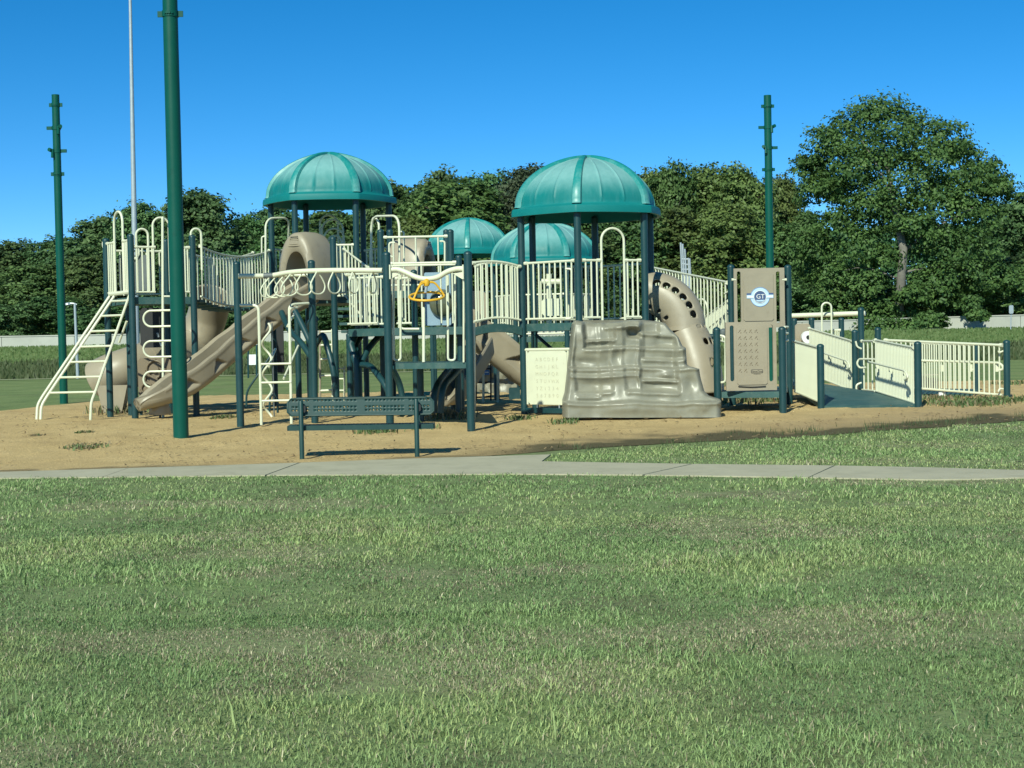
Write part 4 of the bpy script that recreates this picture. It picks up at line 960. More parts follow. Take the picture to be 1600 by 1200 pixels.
# ================================================================== sagging bridge
zt_b, zb_b = zr1 - 0.02, zd1
Lb0 = C1 + Vector((0.10, 0.05, 0)); Lb1 = Vector((v2[5].x - 0.02, v2[5].y - 0.05, 0)); off = Vector((-0.55, 0.80, 0))
sb = thing('sagging_bridge', 'sagging footbridge with cream baluster sides between left tower and left dome tower', 'bridge', ((Lb0.x + Lb1.x) / 2, (Lb0.y + Lb1.y) / 2, 2.0))
rail(sb, Lb0, Lb1, (zd1 + 0.02, 2.42), (zr1 + 0.04, 3.44), 24, 0.05, sag=0.17)
rail(sb, Lb0 + off, Lb1 + off * 0.8, (zd1 + 0.02, 2.42), (zr1 + 0.04, 3.44), 20, 0.05, sag=0.17)
for k in range(12):
    f = (k + 0.5) / 12; a = Lb0.lerp(Lb1, f); c = (Lb0 + off).lerp(Lb1 + off * 0.8, f); z = (zd1 - 0.05) * (1 - f) + 2.36 * f - 0.17 * 4 * f * (1 - f)
    u = (Lb1 - Lb0).normalized(); w = (c - a); MB().box((a + c) / 2 + Vector((0, 0, z)), (0.25, w.length * 0.96, 0.05), (u, w.normalized(), Vector((0, 0, 1)))).build('plank', M['deck'], sb, smooth=False)

# ================================================================== slides
def chute(t, name, pts, wid, hu, hd, m='tan', th=0.06, notches=0, n=150, start=0.05, depth=0.10):
    pts = crom(pts, max(4, n // (len(pts) - 1))); n_ = len(pts); rows = []
    L = [0.0]
    for i in range(1, n_): L.append(L[-1] + (pts[i] - pts[i - 1]).length)
    def outline(w, hu_, hd_, rc, ns_):
        base = [(-w / 2 * 1.06, hu_), (-w / 2, -hd_ + rc)] + [(-w / 2 + rc - rc * math.cos(a), -hd_ + rc - rc * math.sin(a)) for a in np.linspace(0.2, math.pi / 2, 6)]
        base = base + [(-x, z) for x, z in base[::-1]]
        d = [0.0]
        for p_, q_ in zip(base, base[1:]): d.append(d[-1] + math.hypot(q_[0] - p_[0], q_[1] - p_[1]))
        s_ = np.linspace(0, d[-1], ns_); return list(zip(np.interp(s_, d, [p_[0] for p_ in base]), np.interp(s_, d, [p_[1] for p_ in base])))
    ns_ = 64
    for i in range(n_):
        a = pts[max(i - 1, 0)]; b_ = pts[min(i + 1, n_ - 1)]; T = (b_ - a).normalized(); S = T.cross(Vector((0, 0, 1))).normalized(); N = S.cross(T).normalized()
        f = L[i] / L[-1]; row = []
        nose = min(1.0, (1.0 - f) / 0.09); k_ = math.sqrt(max(0.0, 1 - (1 - nose) ** 2)); wv = 0.008 * math.sin(f * notches * 2 * math.pi + 1.2) if notches else 0
        k2 = float(sstep(0, 1, (1 - f) / 0.24)); hu_ = hu * (0.16 + 0.84 * k_) * (0.55 + 0.45 * k2) + wv * k2; hd_ = hd * (0.40 + 0.60 * k2); w_ = wid * (0.62 + 0.38 * k_)
        prof = []
        for x, z in outline(w_, hu_, hd_, hd * 0.75, ns_):
            if notches and abs(x) > w_ * 0.40 and start < f < 0.90:
                v = (z + hd_) / (hu_ + hd_); ph = ((f - start) * notches) % 1.0 - 0.5
                if 0.30 < v < 0.80:
                    half = 0.27 * (0.80 - v) / 0.50 + 0.02; ins = (half - abs(ph)) / 0.035
                    if ins > 0: x *= 1 - depth / (w_ / 2) * min(1.0, ins) * min(1.0, (v - 0.30) / 0.34)
                # moulded roll along the lower wall
                x *= 1 + 0.03 * math.exp(-((v - 0.90) / 0.07) ** 2)
            prof.append((x, z))
        inner = outline(w_ - 2 * th * 1.3, hu_, hd_ - th, hd * 0.65, ns_)
        allp = prof + [(prof[-1][0] * 0.93, hu_ + 0.030)] + inner[::-1] + [(prof[0][0] * 0.93, hu_ + 0.030)]
        for x, z in allp + [allp[0]]: row.append(pts[i] + S * x + N * z)
        rows.append(row)
    b = MB(); b.grid(rows); m_ = len(rows[0])
    for e, fl in ((0, False), (n_ - 1, True)):
        base = e * m_; nb = ns_
        for k in range(nb - 1):
            a0, a1 = base + k, base + k + 1; i0 = base + nb + 1 + (nb - 1 - k); i1 = i0 - 1
            b.f.append((a0, a1, i1, i0) if fl else (a1, a0, i0, i1))
    return b.build(name, M[m], t, ang=42)
def hood(t, c, dirv, w, h, dep, z0, m='tan'):
    """slide entrance: moulded arch with thick flared frame, front towards dirv"""
    dirv = Vector((dirv[0], dirv[1], 0)).normalized(); S = dirv.cross(Vector((0, 0, 1))).normalized(); c = Vector((c[0], c[1], 0)); rows = []
    n_ = 40
    for i in range(n_ + 1):
        a = math.pi * i / n_; cx_ = math.cos(a); sz_ = math.sin(a); ex_ = 0.90
        X = abs(cx_) ** ex_ * (1 if cx_ > 0 else -1); Zz = sz_ ** 0.72
        def pt(kx, kz, d): return c + S * (X * w / 2 * kx) + Vector((0, 0, z0 + Zz * h * kz)) + dirv * d
        o1, in1 = 1.0, 0.64; izk = 0.72
        rows.append([pt(in1, izk, dep * 0.48), pt(in1 * 1.02, izk * 1.02, dep * 0.5), pt((o1 + in1) / 2, (1 + izk) / 2, dep * 0.56), pt(o1 * 0.96, 0.97, dep * 0.5), pt(o1, 1.0, dep * 0.42), pt(o1 * 1.03, 1.02, dep * 0.1), pt(o1 * 1.03, 1.02, -dep * 0.3), pt(o1, 1.0, -dep * 0.5), pt(in1, izk, -dep * 0.5), pt(in1, izk, dep * 0.48)])
    b = MB().grid(rows); m_ = 10
    b.f.append(tuple(range(m_ - 1))); b.f.append(tuple(n_ * m_ + k for k in range(m_ - 2, -1, -1)))
    o_ = b.build('hood', M[m], t, ang=50)
    bm_ = MB()
    for k in range(6):
        zz_ = z0 + h * (0.80 + 0.028 * k); ww = w * (0.16 - 0.012 * k); bm_.tube([c + S * s_ * ww + dirv * (dep * 0.545) + Vector((0, 0, zz_)) for s_ in (-1, 1)], 0.010, 6)
    bm_.build('moulded_ridge', M[m], o_)
    return o_
s1 = thing('log_slide', 'long tan slide with hooded entrance and notched sides running down to the near green pole', 'slide', (P(250, 655, 26.2).x, 26.2, gz(P(250, 655, 26.2).x, 26.2)))
chute(s1, 'chute', [P(482, 456, 29.7), P(456, 470, 29.4), P(425, 491, 29.1), P(385, 522, 28.7), P(345, 554, 28.3), P(305, 587, 27.85), P(268, 610, 27.5), P(240, 625, 27.25), P(215, 635, 27.1)], 0.54, 0.20, 0.24, notches=6.2, n=420, depth=0.095, th=0.078)
hd = P(481, 470, 29.75); dv = P(300, 590, 27.8) - P(470, 460, 29.6)
hood(s1, (hd.x, hd.y), (dv.x * 1.0, dv.y * 1.6), 0.90, Z(480, 366, 30) - Z(480, 470, 30), 0.70, Z(480, 470, 30))
q = P(250, 640, 27.45); MB().lathe((q.x, q.y, q.z - 0.09), [(0.19, 0), (0.20, 0.02), (0.17, 0.16), (0.15, 0.24)], 20).build('foot', M['tan'], s1)
MB().tube([Vector((q.x, q.y, q.z)), Vector((q.x, q.y, gz(q.x, q.y) - .1))], 0.022, 8).build('ground_pin', M['teal'], s1)
# slide to the right behind the arched bridge
s2 = thing('rear_slide', 'tan hooded slide descending right behind the arched footbridge', 'slide', (P(835, 620, 30).x, 30.0, gz(P(835, 620, 30).x, 30)))
chute(s2, 'chute', [P(660, 452, 29.6), P(690, 478, 29.7), P(735, 515, 29.8), P(780, 550, 29.9), P(815, 578, 30.0), P(850, 602, 30.1), P(872, 610, 30.2)], 0.62, 0.30, 0.28, notches=4, n=300, depth=0.115, th=0.095)
hd = P(645, 462, 29.6); hood(s2, (hd.x, hd.y), (1, -0.35), 0.86, Z(645, 374, 29.6) - Z(645, 462, 29.6), 0.66, Z(645, 462, 29.6))
q = P(850, 620, 30.1); MB().lathe((q.x, q.y, gz(q.x, q.y) - 0.03), [(0.2, 0), (0.17, 0.3)], 16).build('foot', M['tan'], s2)

# ================================================================== middle decks
um = thing('middle_platform', 'stepped middle platforms on dark posts behind the yellow spinner', 'play tower', (P(640, 640, 26.5).x, 26.5, gz(P(640, 640, 26.5).x, 26.5)))
# upper deck
def quad(l): return [P(a, 500, d) for a, d in l]
zU = 2.42
for px, D in ((597.5, 28.0), (706.5, 28.0), (523, 28.9), (612, 30.2), (700, 30.2)): post(um, P(px, 500, D).x, D, Z(px, 358 if px > 590 else 369, D))
deck(um, quad([(600, 28.05), (704, 28.05), (698, 30.2), (612, 30.2)]), zU)
zU1 = Z(650, 370, 28.0)
gq = rail(um, P(598, 500, 28.0), P(706, 500, 28.0), (zU + 0.1, zU + 0.1), (zU1, zU1), 0, 0.06)
for px in (617, 652, 687): x_ = P(px, 500, 28.0).x; baluster(gq, x_, 28.0, zU + 0.1, zU1)
tubes(um, 'hand_loop', [fillet([P(617, 379, 28), P(608, 379, 28), P(608, 398, 28), P(613, 402, 28)], 0.07), fillet([P(687, 377, 28), P(695, 377, 28), P(695, 412, 28), P(690, 414, 28)], 0.07), fillet([P(624, 362, 28.5), P(631, 362, 28.5), P(632, 500, 28.5)], 0.07)], 0.017)
# middle deck
zM = 1.73
for px, D, yt in ((718.5, 26.4, 398), (545, 27.3, 520), (648, 26.6, 421), (718, 28.0, 520), (549, 28.6, 520)): post(um, P(px, 500, D).x, D, Z(px, yt, D), 0.055)
deck(um, quad([(544, 26.9), (604, 26.1), (722, 26.1), (722, 28.0), (548, 28.3)]), zM)
A, Bq = P(542, 500, 26.9), P(592, 500, 26.3)
rail(um, A, Bq, (zM + 0.09, zM + 0.09), (2.68, 2.68), 6, 0.03)
zr2 = Z(660, 411, 26.2)
gq = rail(um, P(608, 500, 26.2), P(716, 500, 26.2), (zr2 - 0.035, zr2 - 0.035), (zr2, zr2), 0, 0.03)
for px, b0, b1 in ((615, 411, 510), (660, 411, 560), (690, 411, 505), (699, 425, 505), (708, 425, 505)): x_ = P(px, 500, 26.2).x; baluster(gq, x_, 26.2, Z(px, b1, 26.2), Z(px, b0, 26.2))
tubes(um, 'safety_bar', [fillet([P(624, 430, 26.0), P(624, 514, 26.0), P(655, 514, 26.0)], 0.1)], 0.02)
# bubble panel
MB().box(P(684, 467, 27.0), (0.46, 0.04, 0.93), bev=0.02).build('window_panel', M['mirror'], um)
q = P(690, 474, 26.96); b = MB(); b.lathe((0, 0, 0), [(0.235, 0), (0.23, 0.04), (0.19, 0.10), (0.11, 0.14), (0.02, 0.155)], 24)
b.v = [(q.x + v_[0] * 0.92, q.y - v_[2], q.z + v_[1] * 1.08) for v_ in b.v]; b.build('bubble_window', M['bubble'], um)
rail(um, P(618, 500, 27.4), P(650, 500, 27.2), (zM + 0.09, zM + 0.09), (2.62, 2.62), 5, 0.03)
rail(um, P(546, 500, 27.9), P(602, 500, 27.6), (zM + 0.09, zM + 0.09), (2.66, 2.66), 8, 0.03)
q = P(572, 446, 27.9); MB().tube([q, q - Vector((0, 0.09, 0))], 0.035, 12).build('knob', M['white'], um)
# low front platform
lp = thing('spinner_platform', 'low platform under the yellow spinner, carried by two round-topped front posts', 'play tower', (P(668, 640, 24).x, 24.0, gz(P(668, 640, 24).x, 24)))
post(lp, P(606, 500, 23.9).x, 23.9, Z(605, 393, 23.9), 0.062); post(lp, P(733, 500, 23.3).x, 23.3, Z(729.5, 392, 23.3), 0.062)
post(lp, P(657, 600, 25.2).x, 25.2, Z(657, 570, 25.2), 0.055); post(lp, P(716, 600, 25.6).x, 25.6, Z(716, 570, 25.6), 0.055)
deck(lp, quad([(614, 24.0), (727, 23.5), (722, 25.5), (618, 25.8)]), Z(668, 567, 23.8), 0.09)
for (a, c, top, bt, D, sgn) in ((615, 626, 430, 563, 24.1, 1), (700, 711, 430, 563, 23.9, 1)):
    tubes(lp, 'grab_bar', [fillet([P(a, top, D), P(a, bt, D), P(c, bt, D), P(c, top - (0 if sgn else 0), D)], 0.05)], 0.018)
tubes(lp, 'grab_bar', [fillet([P(637, 432, 24.4), P(650, 432, 24.4)], 0.02), [P(662, 480, 24.4), P(662, 566, 24.2)]], 0.024)
tubes(lp, 'side_pole', [[P(724.5, 420, 23.5), P(724.5, 566, 23.5)], [P(741, 505, 23.6), P(741, 672, 23.6)]], 0.016, 'cream')
# wavy beam
wb = thing('wavy_beam', 'thick wavy cream beam between two dark posts, carrying the yellow spinner', 'overhead bar', (P(666, 430, 23.6).x, 23.6, Z(666, 440, 23.6)))
wp = crom([P(a, c, d) for a, c, d in ((609, 422, 23.85), (621, 421, 23.83), (635, 426, 23.8), (650, 433, 23.75), (667, 436, 23.7), (684, 433, 23.65), (698, 425, 23.6), (712, 420.5, 23.55), (724, 420, 23.5))], 5)
tubes(wb, 'beam', [wp], 0.042, 'cream', 12)
for a, D, s in ((609.5, 23.84, 1), (723.5, 23.5, -1)):
    q = P(a, 425, D); MB().box((q.x, q.y, q.z), (0.02, 0.12, 0.22)).build('mounting_plate', M['cream'], wb, smooth=False)
    MB().prism([Vector((q.x + 0.01 * s, q.y, q.z + 0.0)), Vector((q.x + 0.16 * s, q.y, q.z - 0.02)), Vector((q.x + 0.01 * s, q.y, q.z - 0.11))], (0, 0.015, 0)).build('gusset', M['cream'], wb, smooth=False)
sp = thing('spinner_ring', 'yellow spinning ring hanging from the wavy cream beam', 'spinner', P(667, 462, 23.6))
q = P(667, 463, 23.6); rr_ = 0.268
tl = math.tan(R(15)); b = MB(); b.tube([q + Vector((rr_ * math.cos(a), rr_ * math.sin(a), rr_ * math.sin(a) * tl)) for a in np.linspace(0, 2 * math.pi, 41)[:-1]], 0.019, 10, closed=True); b.build('ring', M['yellow'], sp)
hz = Z(667, 442, 23.6) - q.z
for k, a in enumerate((0.25, 2.3, 3.9)):
    e = Vector((rr_ * math.cos(a), rr_ * math.sin(a), rr_ * math.sin(a) * tl)); tubes(sp, 'arm', [crom([q + Vector((0, 0, hz)), q + e * 0.42 + Vector((0, 0, hz * 0.98)), q + e * 0.75 + Vector((0, 0, hz * 0.5)), q + e], 5)], 0.016, 'yellow')
MB().lathe(q + Vector((0, 0, hz - 0.05)), [(0.035, 0), (0.05, 0.03), (0.045, 0.09), (0.02, 0.11)], 14).build('hub', M['yellow'], sp)
tubes(sp, 'hanger', [[q + Vector((0, 0, hz + 0.04)), P(667, 436, 23.7)]], 0.018, 'yellow'); tubes(sp, 'shackle', [[q + Vector((0, 0, hz - 0.04)), q + Vector((-0.02, 0, hz - 0.15))]], 0.022, 'grey')

# ================================================================== arched footbridge
ab = thing('arched_bridge', 'arched footbridge with cream balusters left of the right dome tower', 'bridge', (P(775, 520, 26.3).x, 26.3, 1.6))
A, Bq = P(738, 500, 25.9), P(816, 500, 26.5)
rail(ab, A, Bq, (1.80, 1.82), (2.79, 2.74), 9, 0.03, sag=-0.06)
A2, B2 = P(742, 500, 27.0), P(812, 500, 27.4)
rail(ab, A2, B2, (1.80, 1.82), (2.79, 2.76), 9, 0.03, sag=-0.08)
rows = []; 
b = MB()
for k in range(13):
    f = k / 12; z = 1.70 + 0.07 * 4 * f * (1 - f); a = A.lerp(Bq, f); c = A2.lerp(B2, f)
    rows.append([Vector((a.x, a.y, z - 0.14)), Vector((a.x, a.y, z)), Vector((c.x, c.y, z)), Vector((c.x, c.y, z - 0.14)), Vector((a.x, a.y, z - 0.14))])
b.grid(rows); b.f += [(3, 2, 1, 0), (12 * 5, 12 * 5 + 1, 12 * 5 + 2, 12 * 5 + 3)]; b.build('deck', M['deck'], ab)
tubes(ab, 'support_pole', [[P(741, 515, 26.2), P(741, 640, 26.2)]], 0.03, 'tan')

# ================================================================== ring ladder (front left)
rl = thing('overhead_rings', 'curved cream overhead beam with hanging teardrop hand rings in front of the slide', 'overhead bar', (P(480, 640, 24.7).x, 24.7, gz(P(480, 640, 24.7).x, 24.7)))
for px, D, yt in ((370, 24.9, 408), (485.5, 25.3, 406)): post(rl, P(px + (2 if px < 400 else 3), 500, D).x, D, Z(px, yt, D), 0.06)
bp = crom([P(a, c, d) for a, c, d in ((372, 431.5, 24.85), (415, 431, 24.95), (428, 430, 24.95), (450, 426, 24.75), (480, 423.5, 24.5), (520, 422.5, 24.3), (560, 422.3, 24.1), (598, 422.5, 23.95))], 6)
tubes(rl, 'beam', [bp], 0.040, 'cream', 12)
tubes(rl, 'rear_beam', [[P(430, 430.5, 25.3), P(481, 429.5, 25.25)]], 0.030, 'cream', 10); tubes(rl, 'sleeve', [[P(412, 431, 24.95), P(426, 430.6, 24.95)]], 0.047, 'slate', 12)
rings = [(424, 431, 424, 465, 12, 24.95, 0.5), (434, 430, 434, 465, 14, 24.95, 0.5), (447, 428, 447, 463, 14, 24.85, 0.55), (456, 427, 456, 462, 12, 24.7, 0.5), (474, 425, 475, 461, 12, 24.6, 0.95), (496, 424, 497, 459.5, 10, 24.4, 1.0), (522, 423.5, 523, 458.5, 8.0, 24.3, 1.0), (552, 423.5, 553, 458, 6, 24.15, 1.0), (582, 423.5, 583, 458, 5, 24.05, 1.0)]
for px, yt, pxb, yb, hw, D, _ in rings:
    sh = [(0, 0.0), (-0.35, 0.16), (-0.85, 0.46), (-1.0, 0.68), (-0.8, 0.88), (-0.4, 0.98), (0, 1.0), (0.4, 0.98), (0.8, 0.88), (1.0, 0.68), (0.85, 0.46), (0.35, 0.16)]
    tilt = -6 if px < 460 else 0
    # ring plane turned with the beam so that its half width in view is hw
    yaw = math.acos(min(1, hw / 14.0)); pts = []
    c0 = P(px, yt, D); hgt = c0.z - Z(px, yb, D); w_ = 14.0 * D / F
    for u_, v_ in sh: pts.append(c0 + Vector((u_ * w_ * math.cos(yaw) + tilt * 0.0104 * v_, u_ * w_ * math.sin(yaw), -v_ * hgt)))
    MB().tube(crom(pts, 4, closed=True), 0.0125, 7, closed=True).build('hand_ring', M['cream'], rl)
# ladder under the ring beam
ld = thing('rung_ladder', 'bent cream ladder with rungs left of the bench, under the hand rings', 'ladder', (P(430, 664, 24.8).x, 24.8, gz(P(430, 664, 24.8).x, 24.8)))
tubes(ld, 'side_rail', [fillet([P(375, 477, 24.85), P(404, 477, 24.8), P(408.5, 664, 24.8)], 0.1)], 0.024); tubes(ld, 'side_rail', [fillet([P(482, 474, 25.2), P(452, 476, 24.9), P(455.5, 662, 24.8)], 0.1)], 0.024)
tubes(ld, 'grab_bar', [fillet([P(454, 482, 24.85), P(464, 481, 25), P(464, 475, 25.1)], 0.03)], 0.018)
for y in (568.5, 597.5, 626): tubes(ld, 'rung', [[P(406.5, y + 0.5, 24.8), P(455, y - 0.5, 24.82)]], 0.018)
tubes(ld, 'strut', [[P(449, 510, 25), P(460, 490, 25.6)], [P(420, 573, 25), P(431, 545, 25.7)], [P(443, 592, 25), P(466, 540, 26.2)]], 0.017)
# corkscrew climber behind
ck = thing('corkscrew_climber', 'thin wavy cream corkscrew pole behind the bent rung ladder', 'climbing pole', (P(417, 640, 27.2).x, 27.2, gz(P(417, 640, 27.2).x, 27.2)))
q = P(419, 640, 27.2); zz0, zz1 = gz(q.x, q.y) - .05, Z(419, 505, 27.2)
tubes(ck, 'coil', [[q + Vector((0.075 * math.cos(a), 0.075 * math.sin(a), 0)) * 1.0 + Vector((0, 0, zz0 + (zz1 - zz0) * a / 20 - q.z)) for a in np.linspace(0, 20, 90)]], 0.020)
tubes(ck, 'centre_pole', [[Vector((q.x + 0.1, q.y + .03, zz0)), Vector((q.x + .1, q.y + .03, zz1))]], 0.012, 'slate')
ar = thing('arch_climber', 'thin dark arched climber standing behind the left end of the bench', 'climbing arch', (P(395, 635, 28.6).x, 28.6, gz(P(395, 635, 28.6).x, 28.6)))
tubes(ar, 'arch', [fillet([P(385, 635, 28.6), P(385, 612, 28.6), P(405, 583, 28.6), P(430, 545, 28.8)], 0.2), fillet([P(421, 645, 27.4), P(422, 620, 27.4), P(428, 613, 27.4), P(434, 622, 27.4), P(434, 645, 27.4)], 0.1)], 0.020, 'teal')
# branch climbers (dark teal tubes under the platforms)
bc = thing('branch_climber', 'dark tree-shaped climber with curving branches under the left dome tower', 'climber', (P(487, 640, 27.4).x, 27.4, gz(P(487, 640, 27.4).x, 27.4)))
q = P(489, 640, 27.6); tubes(bc, 'trunk', [[Vector((q.x, q.y, gz(q.x, q.y) - .1)), P(489, 500, 27.6)]], 0.085, 'teal', 14)
for l in ([(487, 560, 27.6), (470, 535, 27.9), (452, 515, 28.4), (440, 488, 28.9)], [(487, 540, 27.6), (474, 512, 27.8), (461, 486, 28.0)], [(490, 545, 27.6), (504, 524, 27.4), (512, 545, 27.3), (520, 575, 27.2), (526, 620, 27.2)], [(490, 528, 27.6), (484, 506, 27.2), (494, 498, 27.0)]):
    tubes(bc, 'branch', [crom([P(*z_) for z_ in l], 5)], 0.055, 'teal', 12)
bd = thing('branch_climber', 'dark tree-shaped climber with drooping branches behind the tall bench-side post', 'climber', (P(562, 640, 27.0).x, 27.0, gz(P(562, 640, 27).x, 27)))
q = P(560, 640, 26.9); tubes(bd, 'trunk', [[Vector((q.x, q.y, gz(q.x, q.y) - .1)), P(558, 568, 26.9), P(548, 540, 27.0), P(556, 518, 27.2)]], 0.072, 'teal', 14)
for l in ([(562, 570, 26.9), (578, 572, 26.6), (592, 588, 26.3), (604, 606, 26.1), (612, 630, 26.0)], [(566, 565, 26.9), (576, 545, 27.1), (588, 530, 27.4), (598, 520, 27.6)], [(560, 562, 26.9), (556, 540, 27.2), (566, 522, 27.6)], [(612, 575, 26.0), (624, 600, 26.2), (632, 640, 26.2)]):
    tubes(bd, 'branch', [crom([P(*z_) for z_ in l], 5)], 0.055, 'teal', 12)
# rung ladder behind
lr = thing('rear_ladder', 'narrow cream ladder seen between the dark posts behind the bench', 'ladder', (P(510, 640, 29.0).x, 29.0, gz(P(510, 640, 29).x, 29)))
tubes(lr, 'side_rail', [[P(500, 516, 29), P(500, 632, 29)]], 0.022, 'tan'); tubes(lr, 'side_rail', [[P(519, 514, 29), P(520, 632, 29)]], 0.022)
for y in (518, 539, 561, 587, 610): tubes(lr, 'rung', [[P(499, y + .5, 29), P(521, y - .5, 29)]], 0.020)
# more distant ladder piece
l3 = thing('rear_ladder', 'small cream ladder seen far back behind the drooping branch climber', 'ladder', (P(537, 636, 33).x, 33.0, gz(P(537, 636, 33).x, 33)))
tubes(l3, 'side_rail', [[P(538, 572, 33), P(538, 632, 33)]], 0.02); tubes(l3, 'side_rail', [[P(528, 572, 33), P(528, 632, 33)]], 0.02, 'tan')
for y in (576, 592, 610): tubes(l3, 'rung', [[P(526, y, 33), P(540, y, 33)]], 0.018)
# twin curved bars right of the bench
tw = thing('twin_bars', 'pair of thick curved dark bars descending beside the right end of the bench', 'climbing bars', (P(690, 640, 25).x, 25.0, gz(P(690, 640, 25).x, 25)))
for dx, D in ((0, 25.3), (15, 24.9)): tubes(tw, 'bar', [crom([P(706 + dx, 572, D + 0.9), P(694 + dx, 586, D + .5), P(683 + dx * .8, 602, D + .1), P(679 + dx * .75, 620, D), P(678 + dx * .7, 645, D)], 6)], 0.055, 'teal', 12)
st = thing('short_slide', 'short tan slide in deep shade below the low yellow spinner platform', 'slide', (P(712, 640, 27.5).x, 27.5, gz(P(712, 640, 27.5).x, 27.5)))
chute(st, 'chute', [P(752, 545, 29.0), P(735, 575, 28.4), P(716, 604, 27.8), P(698, 622, 27.4), P(688, 629, 27.2)], 0.5, 0.22, 0.2, n=40)
# ================================================================== letter panel
def text_mesh(body, size, name, m, ext=0.003, align='CENTER', space=1.0):
    cu = bpy.data.curves.new(name, 'FONT'); cu.body = body; cu.size = size; cu.extrude = ext; cu.align_x = align; cu.align_y = 'CENTER'; cu.space_character = space; cu.resolution_u = 3
    tmp = bpy.data.objects.new(name, cu); col.objects.link(tmp); dg = bpy.context.evaluated_depsgraph_get(); dg.update()
    me = bpy.data.meshes.new_from_object(tmp.evaluated_get(dg)); bpy.data.objects.remove(tmp); bpy.data.curves.remove(cu)
    me.materials.clear(); me.materials.append(M[m]); return me
lpn = thing('letter_panel', 'pale cream panel with rows of letters and numbers left of the rock climber', 'play panel', (P(858, 640, 26.2).x, 26.2, gz(P(858, 640, 26.2).x, 26.2)))
n0 = v4[5]; n1 = v4[0]; du = (n1 - n0).normalized(); nrm_ = Vector((du.y, -du.x, 0)).normalized()
if nrm_.y > 0: nrm_ = -nrm_
pz0, pz1 = Z(855, 632, 26.3), Z(855, 548, 26.3); pc = n0 + du * 0.53 ; pc = Vector((pc.x, pc.y, (pz0 + pz1) / 2)); pw, ph = 0.86, pz1 - pz0
ax = (du, nrm_, Vector((0, 0, 1)))
MB().box(pc, (pw, 0.03, ph), ax, bev=0.05).build('panel', M['cream'], lpn)
rows_ = ['ABCDEF', 'GHIJKL', 'MNOPQR', 'STUVWX', 'YZ1234', '567890']
for r_, line in enumerate(rows_):
    for c_, ch in enumerate(line):
        me = text_mesh(ch, 0.088, 'letter', 'letter', 0.002)
        o = link('letter', me, lpn, pc + du * ((c_ - 2.5) * 0.088 + 0.0) + Vector((0, 0, (2.5 - r_) * 0.124)) + nrm_ * 0.0165 - ORIG[lpn])
        o.rotation_euler = Matrix((du, Vector((0, 0, 1)), nrm_)).transposed().to_euler()
tubes(lpn, 'top_bar', [[n0 + du * 0.05 + Vector((0, 0, pz1 + 0.02)), n1 - du * 0.05 + Vector((0, 0, pz1 + 0.02))]], 0.028, 'cream')
tubes(lpn, 'side_bar', [[pc + du * s_ * (pw / 2 + 0.02) + Vector((0, 0, -ph / 2)), pc + du * s_ * (pw / 2 + 0.02) + Vector((0, 0, ph / 2))] for s_ in (-1, 1)], 0.020, 'cream')
MB().box(n0 + (n1 - n0) * 0.5 + Vector((0, 0, pz0 - 0.10)), ((n1 - n0).length - 0.12, 0.06, 0.085), ax).build('bottom_beam', M['teal'], lpn, smooth=False)
for s_ in (-0.24, 0.24): tubes(lpn, 'bolt', [[pc + du * s_ + Vector((0, 0, -ph / 2)), pc + du * s_ + Vector((0, 0, -ph / 2 - 0.06))]], 0.012, 'grey')

